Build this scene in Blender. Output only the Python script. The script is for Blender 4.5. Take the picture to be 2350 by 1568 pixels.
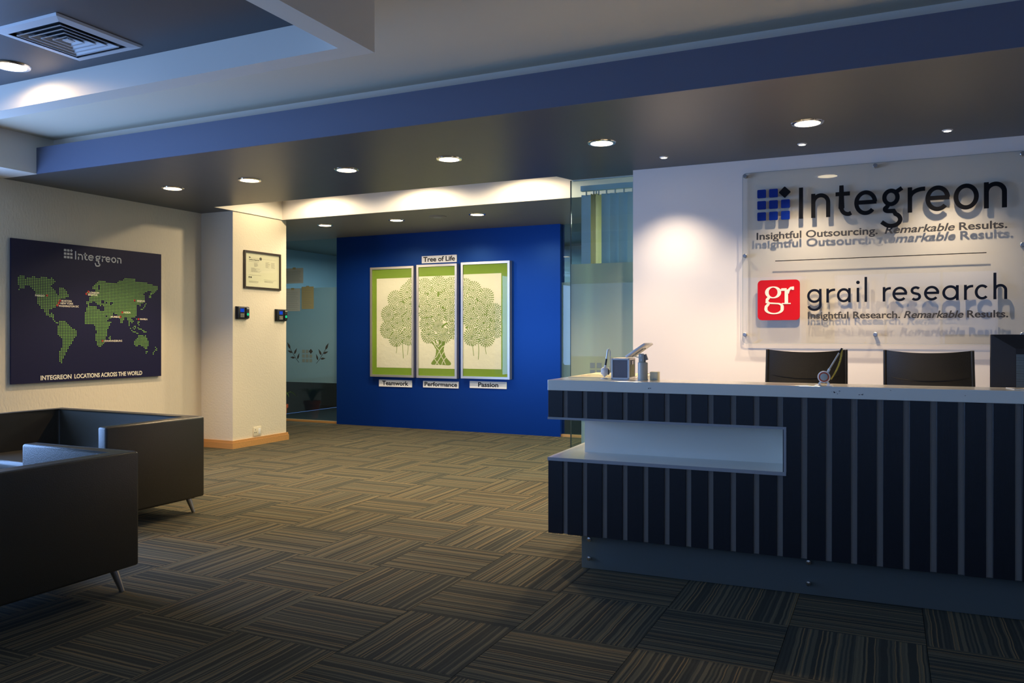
import bpy, bmesh, math, random
from mathutils import Vector, Matrix
random.seed(7)
PI = math.pi
sc = bpy.context.scene
for o in list(bpy.data.objects): bpy.data.objects.remove(o)
col = sc.collection

# ------------------------------------------------------------------ camera
H = 1.35; YAW = 0.437; FPX = 1845.0
cam = bpy.data.cameras.new('camera'); cam_o = bpy.data.objects.new('camera', cam); col.objects.link(cam_o)
cam.sensor_width = 36.0; cam.lens = 36.0*FPX/2350.0
cam.shift_y = -16.0/2350.0
cam.clip_start = 0.05; cam.clip_end = 200
cam_o.location = (0, 0, H); cam_o.rotation_euler = (PI/2, 0, YAW)
sc.camera = cam_o

# ------------------------------------------------------------------ world, exposure
world = bpy.data.worlds.new('world'); sc.world = world; world.use_nodes = True
bg = world.node_tree.nodes['Background']
bg.inputs[0].default_value = (0.22, 0.42, 1.0, 1); bg.inputs[1].default_value = 0.9
sc.view_settings.view_transform = 'Standard'; sc.view_settings.look = 'None'
sc.view_settings.gamma = 1.0; sc.view_settings.use_curve_mapping = False
sc.view_settings.exposure = 0.0
sc.cycles.transparent_max_bounces = 24
sc.cycles.max_bounces = 10

def area(name, loc, rot, sx, sy, power, color):
    l = bpy.data.lights.new(name, 'AREA'); l.shape = 'RECTANGLE'; l.size = sx; l.size_y = sy
    l.energy = power; l.color = color
    o = bpy.data.objects.new(name, l); o.location = loc; o.rotation_euler = rot; col.objects.link(o); return o
DAY = (0.28, 0.50, 1.0)
# daylight entering by the left window band and by the windows behind the camera
area('daylight_left', (-7.42, 2.3, 1.55), (0, -PI/2, 0), 2.1, 3.8, 290, DAY)
area('daylight_back_a', (-5.6, -1.5, 1.65), (PI/2, 0, 0), 2.4, 1.5, 26, DAY)
area('daylight_back_b', (-2.6, -1.5, 1.65), (PI/2, 0, 0), 2.4, 1.5, 7, (0.32, 0.52, 1.0))
area('daylight_back_c', (0.4, -1.5, 1.65), (PI/2, 0, 0), 2.4, 1.5, 4, (0.40, 0.58, 1.0))
# unseen fill lights added to brighten the rooms behind the glass partitions
area('office_fill_far', (-6.5, 11.3, 2.7), (0, 0, 0), 4.0, 1.2, 65, (0.60, 0.86, 1.0))
area('office_fill_near', (-1.6, 8.6, 2.7), (0, 0, 0), 1.2, 1.2, 110, (0.95, 1.0, 0.75))

WARM = (1.0, 0.72, 0.40)
def spot(name, loc, power, deg, blend=0.5, color=WARM, radius=0.05, tilt=(0, 0, 0)):
    l = bpy.data.lights.new(name, 'SPOT'); l.energy = power; l.spot_size = math.radians(deg); l.spot_blend = blend
    l.color = color; l.shadow_soft_size = radius
    o = bpy.data.objects.new(name, l); o.location = loc; o.rotation_euler = tilt; col.objects.link(o); return o

# ------------------------------------------------------------------ materials
def lin(c):
    return tuple(((v/255)/12.92 if v/255 <= 0.04045 else ((v/255+0.055)/1.055)**2.4) for v in c)
def mat(name, rgb, rough=0.5, metal=0.0, spec=0.5, bump=None, var=0.0, coat=0.0):
    m = bpy.data.materials.new(name); m.use_nodes = True
    nt = m.node_tree; b = nt.nodes['Principled BSDF']
    c = lin(rgb)
    b.inputs['Base Color'].default_value = (*c, 1); b.inputs['Roughness'].default_value = rough
    b.inputs['Metallic'].default_value = metal; b.inputs['Specular IOR Level'].default_value = spec
    if coat: b.inputs['Coat Weight'].default_value = coat; b.inputs['Coat Roughness'].default_value = 0.08
    if bump or var:
        tc = nt.nodes.new('ShaderNodeTexCoord')
        n = nt.nodes.new('ShaderNodeTexNoise'); n.inputs['Detail'].default_value = 5
        mp = nt.nodes.new('ShaderNodeMapping')
        nt.links.new(tc.outputs['Object'], mp.inputs[0]); nt.links.new(mp.outputs[0], n.inputs['Vector'])
        if bump:
            sx, sy, sz, dist = bump
            mp.inputs['Scale'].default_value = (sx, sy, sz); n.inputs['Scale'].default_value = 1
            bp = nt.nodes.new('ShaderNodeBump'); bp.inputs['Distance'].default_value = dist; bp.inputs['Strength'].default_value = 1
            nt.links.new(n.outputs[0], bp.inputs['Height']); nt.links.new(bp.outputs[0], b.inputs['Normal'])
        if var:
            mx = nt.nodes.new('ShaderNodeMixRGB'); mx.inputs[1].default_value = (*[v*(1-var) for v in c], 1)
            mx.inputs[2].default_value = (*[min(1, v*(1+var)) for v in c], 1)
            nt.links.new(n.outputs[0], mx.inputs[0]); nt.links.new(mx.outputs[0], b.inputs['Base Color'])
    return m
def emit(name, rgb, s):
    m = bpy.data.materials.new(name); m.use_nodes = True; nt = m.node_tree; nt.nodes.clear()
    e = nt.nodes.new('ShaderNodeEmission'); e.inputs[0].default_value = (*lin(rgb), 1); e.inputs[1].default_value = s
    o = nt.nodes.new('ShaderNodeOutputMaterial'); nt.links.new(e.outputs[0], o.inputs[0]); return m
def glass(name, tint, haze=0.0, hazecol=(200, 220, 215), rough=0.0, refl=1.0):
    """clear sheet: transparent + fresnel gloss; haze mixes in a frosted (diffuse + translucent) film"""
    m = bpy.data.materials.new(name); m.use_nodes = True; nt = m.node_tree; nt.nodes.clear()
    N = nt.nodes.new; L = nt.links.new
    t = N('ShaderNodeBsdfTransparent'); t.inputs[0].default_value = (*lin(tint), 1)
    src = t.outputs[0]
    if haze:
        d = N('ShaderNodeBsdfDiffuse'); d.inputs[0].default_value = (*lin(hazecol), 1)
        tr = N('ShaderNodeBsdfTranslucent'); tr.inputs[0].default_value = (*lin(hazecol), 1)
        mx = N('ShaderNodeMixShader'); mx.inputs[0].default_value = 0.5; L(d.outputs[0], mx.inputs[1]); L(tr.outputs[0], mx.inputs[2])
        m2 = N('ShaderNodeMixShader'); m2.inputs[0].default_value = haze; L(src, m2.inputs[1]); L(mx.outputs[0], m2.inputs[2]); src = m2.outputs[0]
    g = N('ShaderNodeBsdfGlossy'); g.inputs['Roughness'].default_value = rough
    f = N('ShaderNodeFresnel')
    ge = N('ShaderNodeNewGeometry'); im = N('ShaderNodeMath'); im.operation = 'MULTIPLY_ADD'   # same reflectance from both faces of a thin sheet
    im.inputs[1].default_value = 1/1.45-1.45; im.inputs[2].default_value = 1.45; L(ge.outputs['Backfacing'], im.inputs[0]); L(im.outputs[0], f.inputs[0])
    mu = N('ShaderNodeMath'); mu.operation = 'MULTIPLY'; mu.inputs[1].default_value = refl; L(f.outputs[0], mu.inputs[0])
    m3 = N('ShaderNodeMixShader'); L(mu.outputs[0], m3.inputs[0]); L(src, m3.inputs[1]); L(g.outputs[0], m3.inputs[2])
    o = N('ShaderNodeOutputMaterial'); L(m3.outputs[0], o.inputs[0]); return m

M = {}
M['plaster'] = mat('textured plaster', (214, 204, 184), 0.75, bump=(48, 48, 20, 0.005))
M['plaster_fine'] = mat('fine plaster', (222, 212, 190), 0.75, bump=(45, 45, 45, 0.0035))
M['white_paint'] = mat('white paint', (224, 218, 206), 0.6)
M['ceil_paint'] = mat('ceiling paint', (214, 204, 182), 0.7)
M['charcoal'] = mat('charcoal ceiling paint', (76, 77, 79), 0.40, bump=(6, 1.2, 6, 0.0012))
M['tray_paint'] = mat('dark tray paint', (60, 61, 66), 0.45)
M['slate'] = mat('slate blue paint', (82, 89, 110), 0.5)
M['grey_ceil'] = mat('grey ceiling paint', (122, 120, 112), 0.5)
M['logo_wall'] = mat('white wall paint', (232, 224, 216), 0.55)
M['blue_wall'] = mat('royal blue paint', (6, 42, 120), 0.34)
_b = M['blue_wall'].node_tree.nodes['Principled BSDF']; _b.inputs['Specular Tint'].default_value = (0.10, 0.35, 1.0, 1); _b.inputs['Specular IOR Level'].default_value = 0.9
M['teal'] = mat('office wall paint', (168, 186, 194), 0.7)
M['dark_floor'] = mat('carpet backing', (40, 38, 34), 0.95)
M['wood'] = mat('pine wood', (196, 146, 88), 0.4, bump=(3, 60, 60, 0.0008), var=0.25)
M['leather'] = mat('charcoal leather', (56, 52, 43), 0.33, bump=(160, 160, 160, 0.0006), spec=0.5)
M['seam'] = mat('leather seam', (36, 35, 33), 0.5)
M['steel'] = mat('brushed steel', (190, 188, 184), 0.28, 1.0)
M['chrome'] = mat('chrome', (220, 220, 222), 0.12, 1.0)
M['alu'] = mat('aluminium', (205, 203, 198), 0.35, 0.85)
M['laminate'] = mat('cream laminate', (226, 222, 208), 0.16, spec=0.6)
M['lam_edge'] = mat('grey edge band', (150, 150, 152), 0.45)
M['navy'] = mat('navy laminate board', (13, 16, 24), 0.38, bump=(120, 120, 20, 0.0006))
M['groove'] = mat('grey groove panel', (134, 128, 122), 0.5)
M['plinth'] = mat('blue grey plinth', (128, 146, 154), 0.5)
M['black'] = mat('black plastic', (16, 17, 20), 0.35)
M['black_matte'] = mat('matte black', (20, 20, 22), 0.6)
M['chair'] = mat('black chair leather', (34, 32, 28), 0.45, bump=(140, 140, 140, 0.0006))
M['letter_black'] = mat('black acrylic letter', (8, 8, 11), 0.4, spec=0.2)
M['letter_navy'] = mat('dark navy acrylic letter', (10, 16, 30), 0.4, spec=0.2)
M['letter_blue'] = mat('blue acrylic', (0, 36, 122), 0.35, spec=0.3)
M['red'] = mat('red acrylic', (186, 14, 18), 0.25, spec=0.3)
M['cream_print'] = mat('cream print', (240, 222, 206), 0.4)
M['ink'] = mat('black ink', (12, 12, 14), 0.6)
M['ink_soft'] = mat('grey ink', (120, 114, 102), 0.6)
M['dim_print'] = mat('dark grey print', (52, 50, 50), 0.5)
M['poster'] = mat('navy poster board', (24, 23, 58), 0.5, spec=0.2)
M['poster_white'] = mat('white poster print', (232, 226, 210), 0.5)
M['poster_silver'] = mat('silver poster print', (176, 178, 184), 0.4)
M['dot'] = mat('green map dot', (140, 196, 84), 0.5)
M['dot_red'] = mat('red map dot', (160, 20, 16), 0.5)
M['green_mat'] = mat('green fabric', (124, 156, 40), 0.7, bump=(20, 20, 300, 0.0008), var=0.12)
M['art_paper'] = mat('handmade paper', (236, 230, 208), 0.8, bump=(22, 22, 22, 0.004))
M['art_leaf'] = mat('green leaf print', (118, 144, 54), 0.7)
M['plaque'] = mat('white plaque', (246, 244, 240), 0.4)
M['paper'] = mat('paper', (226, 220, 204), 0.7)
M['cert_paper'] = mat('certificate paper', (222, 218, 196), 0.35)
M['grey_paper'] = mat('grey paper', (176, 188, 192), 0.7)
M['olive_paper'] = mat('olive paper', (160, 158, 122), 0.7)
M['frame_dark'] = mat('dark wood frame', (42, 32, 24), 0.35)
M['socket'] = mat('cream plastic', (226, 216, 190), 0.4)
M['terracotta'] = mat('terracotta', (170, 78, 38), 0.7)
M['leaf'] = mat('plant leaf', (52, 84, 28), 0.5)
M['soil'] = mat('soil', (40, 30, 22), 0.9)
M['white_plastic'] = mat('white plastic', (236, 234, 230), 0.3)
M['orange'] = mat('orange plastic', (206, 84, 36), 0.4)
M['yellow'] = mat('yellow coil', (214, 196, 84), 0.4)
M['case_grey'] = mat('grey case panel', (112, 114, 124), 0.5)
M['case_olive'] = mat('olive case panel', (84, 90, 40), 0.5)
M['grey_plastic'] = mat('light grey plastic', (186, 184, 172), 0.4)
M['ivory'] = mat('ivory plastic', (226, 220, 184), 0.4)
M['blind'] = mat('blind fabric', (176, 194, 196), 0.7)
M['blind_warm'] = mat('warm yellow blind fabric', (206, 194, 136), 0.7)  # yellower fabric for the slats turned edge-on
M['vent'] = mat('white vent metal', (196, 196, 198), 0.45)
M['vent_dark'] = mat('vent throat', (24, 24, 26), 0.8)
M['glass'] = glass('clear partition glass', (236, 246, 246))
M['glass_edge'] = mat('dark glass edge', (46, 60, 58), 0.2)
M['film'] = glass('frosted film', (220, 234, 236), 0.62, (158, 186, 192))
M['film_near'] = glass('pale green frosted film', (225, 235, 220), 0.82, (196, 208, 184))
M['film_dark'] = mat('grey vinyl print', (112, 128, 128), 0.6)
M['skirt'] = glass('frosted skirt glass', (180, 200, 205), 0.5, (156, 160, 156), rough=0.22, refl=1.0)
M['acrylic'] = glass('clear acrylic sign', (250, 250, 247), refl=1.3)
M['acrylic_edge'] = mat('acrylic edge', (176, 182, 184), 0.15)
M['pic_glass'] = glass('picture glass', (252, 253, 250), refl=0.6)
M['win_glass'] = glass('window glass', (240, 246, 250))
M['lamp'] = emit('warm lamp diffuser', (255, 232, 190), 9.0)
M['lamp_small'] = emit('small spot lens', (255, 246, 226), 30.0)
M['screen_blue'] = emit('blue screen', (24, 70, 190), 1.0)
M['led_green'] = emit('green sensor light', (30, 190, 130), 1.2)

# striped carpet, one tile: bands run along local Y, offset per tile
def carpet():
    m = bpy.data.materials.new('striped carpet tile'); m.use_nodes = True; nt = m.node_tree
    N = nt.nodes.new; L = nt.links.new; b = nt.nodes['Principled BSDF']
    b.inputs['Roughness'].default_value = 0.95; b.inputs['Specular IOR Level'].default_value = 0.15
    tc = N('ShaderNodeTexCoord'); oi = N('ShaderNodeObjectInfo')
    sep = N('ShaderNodeSeparateXYZ'); L(tc.outputs['Object'], sep.inputs[0])
    wob = N('ShaderNodeTexNoise'); wob.inputs['Scale'].default_value = 5
    vo = N('ShaderNodeVectorMath'); vo.operation = 'ADD'; L(tc.outputs['Object'], vo.inputs[0])
    cb = N('ShaderNodeCombineXYZ'); rm = N('ShaderNodeMath'); rm.operation = 'MULTIPLY'; rm.inputs[1].default_value = 37
    L(oi.outputs['Random'], rm.inputs[0]); L(rm.outputs[0], cb.inputs[2]); L(cb.outputs[0], vo.inputs[1]); L(vo.outputs[0], wob.inputs['Vector'])
    def math_(op, a, bb):
        n = N('ShaderNodeMath'); n.operation = op
        for i, v in ((0, a), (1, bb)):
            if v is None: continue
            if isinstance(v, (int, float)): n.inputs[i].default_value = v
            else: L(v, n.inputs[i])
        return n.outputs[0]
    x = math_('ADD', sep.outputs[0], math_('MULTIPLY', math_('SUBTRACT', wob.outputs[0], 0.5), 0.016))
    off = math_('MULTIPLY', oi.outputs['Random'], 91.7)
    def band(freq, seed):
        f = math_('FLOOR', math_('ADD', math_('MULTIPLY', x, freq), math_('ADD', off, seed)), None)
        w = N('ShaderNodeTexWhiteNoise'); w.noise_dimensions = '1D'; L(f, w.inputs['W']); return w.outputs['Value']
    r1 = N('ShaderNodeValToRGB'); r1.color_ramp.interpolation = 'CONSTANT'
    cr = r1.color_ramp; cr.elements[0].color = (*lin((60, 61, 54)), 1)
    cr.elements[1].position = 0.36; cr.elements[1].color = (*lin((90, 88, 72)), 1)
    e = cr.elements.new(0.62); e.color = (*lin((66, 67, 60)), 1)
    e = cr.elements.new(0.80); e.color = (*lin((104, 98, 78)), 1)
    L(band(116, 3.0), r1.inputs[0])
    tan = math_('GREATER_THAN', band(190, 17.0), 0.86)
    mx = N('ShaderNodeMixRGB'); L(tan, mx.inputs[0]); L(r1.outputs[0], mx.inputs[1]); mx.inputs[2].default_value = (*lin((124, 106, 76)), 1)
    fib = N('ShaderNodeTexNoise'); fib.inputs['Scale'].default_value = 420; fib.inputs['Detail'].default_value = 3; L(tc.outputs['Object'], fib.inputs['Vector'])
    mr = N('ShaderNodeMapRange'); mr.inputs[1].default_value = 0.25; mr.inputs[2].default_value = 0.75; mr.inputs[3].default_value = 0.55; mr.inputs[4].default_value = 1.4
    L(fib.outputs[0], mr.inputs[0])
    m2 = N('ShaderNodeMixRGB'); m2.blend_type = 'MULTIPLY'; m2.inputs[0].default_value = 1; L(mx.outputs[0], m2.inputs[1]); L(mr.outputs[0], m2.inputs[2])
    L(m2.outputs[0], b.inputs['Base Color'])
    bp = N('ShaderNodeBump'); bp.inputs['Distance'].default_value = 0.002; L(fib.outputs[0], bp.inputs['Height']); L(bp.outputs[0], b.inputs['Normal'])
    return m
M['carpet'] = carpet()

# ------------------------------------------------------------------ mesh helpers
class MB:
    def __init__(s): s.bm = bmesh.new()
    def box(s, x0, x1, y0, y1, z0, z1):
        v = [s.bm.verts.new(p) for p in ((x0,y0,z0),(x1,y0,z0),(x1,y1,z0),(x0,y1,z0),(x0,y0,z1),(x1,y0,z1),(x1,y1,z1),(x0,y1,z1))]
        for f in ((3,2,1,0),(4,5,6,7),(0,1,5,4),(1,2,6,5),(2,3,7,6),(3,0,4,7)): s.bm.faces.new([v[i] for i in f])
        return s
    def prism(s, poly, z0, z1, mtx=None):
        a = [Vector((x, y, z0)) for x, y in poly]; b = [Vector((x, y, z1)) for x, y in poly]
        if mtx: a = [mtx @ p for p in a]; b = [mtx @ p for p in b]
        va = [s.bm.verts.new(p) for p in a]; vb = [s.bm.verts.new(p) for p in b]; n = len(poly)
        s.bm.faces.new(va[::-1]); s.bm.faces.new(vb)
        for i in range(n): s.bm.faces.new((va[i], va[(i+1) % n], vb[(i+1) % n], vb[i]))
        return s
    def cyl(s, p0, p1, r0, r1=None, seg=24, caps=True):
        r1 = r0 if r1 is None else r1
        p0 = Vector(p0); p1 = Vector(p1); d = (p1-p0).normalized()
        up = Vector((0,0,1)) if abs(d.z) < .95 else Vector((1,0,0))
        a = d.cross(up).normalized(); b = d.cross(a)
        r = [[s.bm.verts.new(p + (a*math.cos(t) + b*math.sin(t))*rr) for t in (2*PI*i/seg for i in range(seg))] for p, rr in ((p0, r0), (p1, r1))]
        for i in range(seg): s.bm.faces.new((r[0][i], r[1][i], r[1][(i+1)%seg], r[0][(i+1)%seg]))
        if caps: s.bm.faces.new(r[0]); s.bm.faces.new(r[1][::-1])
        return s
    def tube(s, pts, r, seg=8, rs=None):
        pts = [Vector(p) for p in pts]; rings = []
        a = None
        for i, p in enumerate(pts):
            d = (pts[min(i+1, len(pts)-1)] - pts[max(i-1, 0)]).normalized()
            if a is None:
                up = Vector((0,0,1)) if abs(d.z) < .95 else Vector((1,0,0)); a = d.cross(up).normalized()
            else: a = (a - d*a.dot(d)).normalized()
            b = d.cross(a); rr = rs[i] if rs else r
            rings.append([s.bm.verts.new(p + (a*math.cos(2*PI*k/seg) + b*math.sin(2*PI*k/seg))*rr) for k in range(seg)])
        for q in range(len(rings)-1):
            for k in range(seg): s.bm.faces.new((rings[q][k], rings[q+1][k], rings[q+1][(k+1)%seg], rings[q][(k+1)%seg]))
        s.bm.faces.new(rings[0]); s.bm.faces.new(rings[-1][::-1]); return s
    def lathe(s, prof, c=(0,0,0), seg=28, axis='z'):
        rings = []
        for r, h in prof:
            ring = []
            for k in range(seg):
                t = 2*PI*k/seg; x, y = r*math.cos(t), r*math.sin(t)
                p = (x, y, h) if axis == 'z' else ((x, h, y) if axis == 'y' else (h, x, y))
                ring.append(s.bm.verts.new(Vector(p) + Vector(c)))
            rings.append(ring)
        for q in range(len(rings)-1):
            for k in range(seg): s.bm.faces.new((rings[q][k], rings[q][(k+1)%seg], rings[q+1][(k+1)%seg], rings[q+1][k]))
        s.bm.faces.new(rings[0][::-1]); s.bm.faces.new(rings[-1]); return s
    def flat(s, pts):
        s.bm.faces.new([s.bm.verts.new(p) for p in pts]); return s
    def bevel(s, w, seg=3):
        bmesh.ops.bevel(s.bm, geom=list(s.bm.edges), offset=w, segments=seg, profile=0.5, affect='EDGES', clamp_overlap=True); return s
    def rot(s, mtx): bmesh.ops.transform(s.bm, matrix=mtx, verts=list(s.bm.verts)); return s
    def build(s, name, m, parent=None, smooth=False, loc=None, rz=0):
        bmesh.ops.recalc_face_normals(s.bm, faces=list(s.bm.faces))
        me = bpy.data.meshes.new(name); s.bm.to_mesh(me); s.bm.free(); me.materials.append(m)
        if smooth: me.shade_smooth(); me.set_sharp_from_angle(angle=math.radians(35))
        o = bpy.data.objects.new(name, me); col.objects.link(o)
        if parent: o.parent = parent
        if loc: o.location = loc
        if rz: o.rotation_euler = (0, 0, rz)
        return o
def origin_to(o, p):
    p = Vector(p); o.data.transform(Matrix.Translation(-p)); o.location = Vector(o.location) + p; return o
def tag(o, label=None, cat=None, group=None, kind=None):
    for k, v in (('label', label), ('category', cat), ('group', group), ('kind', kind)):
        if v: o[k] = v
    return o
def empty(name, loc=(0,0,0), rz=0, label=None, cat=None, group=None, kind=None):
    o = bpy.data.objects.new(name, None); o.location = loc; o.rotation_euler = (0, 0, rz); o.empty_display_size = 0.1
    col.objects.link(o); return tag(o, label, cat, group, kind)
def struct(name, mb, m, parent=None, smooth=False):
    o = mb.build(name, m, parent, smooth)
    if not parent: o['kind'] = 'structure'
    return o
def copy_tree(o, parent=None):
    c = o.copy(); col.objects.link(c)
    if parent: c.parent = parent
    for ch in list(o.children): copy_tree(ch, c)
    return c
_tmp = []
def text_mesh(name, body, x0, x1, z, m, to3, parent, h=None, off=0.0, shear=0.0, depth=0.0, cap=None):
    """flat lettering, width fitted to x0..x1; baseline z; cap = capital height; to3(x, z, d) gives 3-D points"""
    c = bpy.data.curves.new(name, 'FONT'); c.body = body; c.offset = off; c.shear = shear; c.extrude = 0.5 if depth else 0; c.resolution_u = 4
    o = bpy.data.objects.new(name, c); col.objects.link(o)
    bpy.context.view_layer.update()
    me = bpy.data.meshes.new_from_object(o.evaluated_get(bpy.context.evaluated_depsgraph_get()))
    bpy.data.objects.remove(o); bpy.data.curves.remove(c)
    xs = [v.co.x for v in me.vertices]; a, b = min(xs), max(xs); sx = (x1-x0)/(b-a)
    sz = (cap/0.70) if cap else sx
    for v in me.vertices:
        v.co = Vector(to3(x0 + (v.co.x-a)*sx, z + v.co.y*sz, (v.co.z+0.5)*depth if depth else 0))
    me.name = name; me.materials.clear(); me.materials.append(m)
    ob = bpy.data.objects.new(name, me); col.objects.link(ob); ob.parent = parent; return ob

# ------------------------------------------------------------------ setting
ZC = 2.81
struct('floor', MB().box(-9.3, 2.7, -1.7, 12.6, -0.12, -0.006), M['dark_floor'])
floor = bpy.data.objects['floor']

P = 0.569
def tile_mesh():
    g = 0.0012; h = P/2 - g
    me = MB().box(-h, h, -h, h, -0.006, 0).build('carpet_tile', M['carpet'], floor)
    return me
t0 = tile_mesh(); first = True
cs, sn = math.cos(YAW), math.sin(YAW)
rest = []
for i in range(-17, 5):
    for j in range(-10, 11):
        cx = 0.154 + (i+0.5)*P; cy = 3.92 + (j+0.5)*P
        if cx < -9.25 or cx > 2.65 or cy < -1.6 or cy > 9.95: continue
        if cx < -7.5-P/2+.02 and cy < 8.0: continue
        if -7.55 < cx < -7.25 and 7.5 < cy < 7.9: pass
        d = -sn*cx + cs*cy; l = cs*cx + sn*cy
        vis = d > 1.5 and abs(l/d) < 1175/FPX + 0.12 and H/d*FPX < 820 + 260
        if cx > -1.4 and cy > 4.9: vis = False
        if not vis: rest.append((cx, cy, (i+j) % 2)); continue
        o = t0 if first else t0.copy()
        if not first: col.objects.link(o)
        first = False
        o.location = (cx, cy, 0); o.rotation_euler = (0, 0, 0 if (i+j) % 2 == 0 else PI/2)
mb = MB()
for cx, cy, p in rest: mb.box(cx-P/2+.0012, cx+P/2-.0012, cy-P/2+.0012, cy+P/2-.0012, -0.006, 0)
o = mb.build('carpet_tiles', M['carpet'], floor); o['kind'] = 'stuff'

# left wall with its window band
mb = MB(); mb.box(-7.7, -7.5, 4.4, 7.22, 0, 3.3); mb.box(-7.7, -7.5, -1.7, 0.35, 0, 3.3); mb.box(-7.7, -7.5, 0.35, 4.4, 0, 0.45); mb.box(-7.7, -7.5, 0.35, 4.4, 2.75, 3.3)
struct('wall_left', mb, M['plaster'])
w = empty('window_1', (-7.6, 2.37, 0.45), kind='structure')
mb = MB()
for y in (-2.02, -1.0, 0.0, 1.0, 1.99): mb.box(-0.03, 0.03, y-0.02, y+0.02, 0, 2.3)
mb.box(-0.03, 0.03, -2.02, 2.02, 0, 0.05); mb.box(-0.03, 0.03, -2.02, 2.02, 2.25, 2.3)
mb.build('window_frame', M['vent'], w); MB().box(-0.004, 0.004, -2.0, 2.0, 0.05, 2.25).build('glass_pane', M['win_glass'], w)
# square column at the end of the left wall
struct('wall_column', MB().box(-9.3, -7.0, 7.2, 8.13, 0, 2.81), M['plaster_fine'])
# back wall behind the camera, with three windows
mb = MB()
xs = [(-7.7, -6.9), (-4.3, -3.9), (-1.3, -0.9), (1.7, 2.7)]
for a, b in xs: mb.box(a, b, -1.8, -1.62, 0, 3.3)
for a, b in ((-6.9, -4.3), (-3.9, -1.3), (-0.9, 1.7)): mb.box(a, b, -1.8, -1.62, 0, 0.85); mb.box(a, b, -1.8, -1.62, 2.45, 3.3)
struct('wall_back', mb, M['white_paint'])
for k, a in enumerate((-6.9, -3.9, -0.9)):
    w = empty('window_%d' % (k+2), (a+1.3, -1.7, 0.85), kind='structure')
    mb = MB()
    for x in (-1.28, -0.43, 0.43, 1.28): mb.box(x-0.02, x+0.02, -0.03, 0.03, 0, 1.6)
    mb.box(-1.3, 1.3, -0.03, 0.03, 0, 0.04); mb.box(-1.3, 1.3, -0.03, 0.03, 1.56, 1.6)
    mb.build('window_frame', M['vent'], w); MB().box(-1.28, 1.28, -0.004, 0.004, 0.04, 1.56).build('glass_pane', M['win_glass'], w)
struct('wall_right', MB().box(2.6, 2.8, -1.7, 7.2, 0, 3.3), M['logo_wall'])
struct('added_dark_band', MB().box(-9.28, -0.6, 12.36, 12.4, 0, 0.58).box(-9.3, -9.28, 9.97, 12.4, 0, 0.58), M['black_matte'])  # made-up dark band, put in to darken the office low behind the glass
struct('wall_logo', MB().box(-2.05, 2.6, 6.93, 7.16, 0, 3.15), M['logo_wall'])
struct('wall_feature', MB().box(-7.53, -3.91, 9.87, 10.03, 0, 2.81), M['blue_wall'])
struct('wall_office', MB().box(-9.5, -0.5, 12.4, 12.6, 0, 2.81), M['teal'])
struct('wall_office_left', MB().box(-9.5, -9.3, 7.2, 12.6, 0, 2.81), M['teal'])
struct('wall_office_right', MB().box(-0.6, -0.4, 7.16, 12.6, 0, 2.81), M['teal'])
# ceilings
struct('ceiling', MB().box(-7.7, 2.8, -1.8, 8.2, 3.15, 3.3), M['ceil_paint'])
mb = MB()
mb.box(-7.5, 2.6, 4.80, 6.90, ZC, 3.04)
mb.prism([(-2.77, 6.90), (2.6, 6.90), (2.6, 6.93), (-2.05, 6.93), (-2.05, 7.13), (-2.70, 7.13)], ZC, 3.04)
mb.prism([(-7.5, 6.90), (-7.0, 6.90), (-7.0, 7.2), (-7.5, 7.2)], ZC, 3.04)
struct('ceiling_soffit', mb, M['charcoal'])
struct('trim_1', MB().box(-7.0, 2.6, 4.785, 4.80, ZC-0.002, 3.046), M['slate'])
struct('trim_2', MB().box(-7.0, 2.6, 4.95, 5.0, 3.04, 3.15), M['white_paint'])
struct('trim_3', MB().box(-7.5, -7.0, -1.62, 4.80, ZC, 3.15).box(-7.5, -7.0, 4.80, 5.0, 3.04, 3.15), M['white_paint'])
struct('trim_4', MB().box(-7.0, -6.982, 6.902, 8.03, ZC, 3.15), M['white_paint'])
struct('trim_5', MB().box(-7.2, -0.6, 8.03, 8.05, ZC-0.001, 3.15), M['white_paint'])
struct('trim_6', MB().box(-2.7, -2.05, 7.14, 7.16, ZC-0.01, 3.15), M['white_paint'])
struct('ceiling_lobby', MB().box(-9.3, -0.6, 8.05, 12.6, ZC, 3.0), M['grey_ceil'])
struct('ceiling_office', MB().box(-2.7, -0.6, 7.16, 8.03, ZC+.3, ZC+0.34), M['grey_ceil'])
# hanging tray frame and its dark inner ceiling
mb = MB(); X0, X1, Y0, Y1 = -6.9, -2.406, 0.6, 3.47; T = 0.132
mb.box(X0, X1, Y1-T, Y1, ZC, 3.15); mb.box(X1-T, X1, Y0, Y1-T, ZC, 3.15); mb.box(X0, X1-T, Y0, Y0+T, ZC, 3.15); mb.box(X0, X0+T, Y0+T, Y1-T, ZC, 3.15)
struct('trim_7', mb, M['white_paint'])
struct('ceiling_tray', MB().box(X0+T, X1-T, Y0+T, Y1-T, 2.975, 3.02), M['tray_paint'])
# baseboards
def skirting(name, poly_pts, parent=None):
    mb = MB()
    for (x0, x1, y0, y1, z0, z1) in poly_pts: mb.box(x0, x1, y0, y1, z0, z1)
    return struct(name, mb, M['wood'])
skirting('baseboard_column', [(-7.5, -6.975, 7.175, 7.2, 0, 0.07), (-7.5, -6.982, 7.182, 7.2, 0.07, 0.095), (-7.0, -6.975, 7.2, 8.155, 0, 0.07), (-7.0, -6.982, 7.2, 8.148, 0.07, 0.095), (-9.3, -7.0, 8.13, 8.155, 0, 0.07)])
skirting('baseboard_left', [(-7.5, -7.475, 4.4, 7.175, 0, 0.07), (-7.5, -7.482, 4.4, 7.182, 0.07, 0.095)])
skirting('baseboard_logo', [(-2.05, 2.6, 6.905, 6.93, 0, 0.09)])

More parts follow.
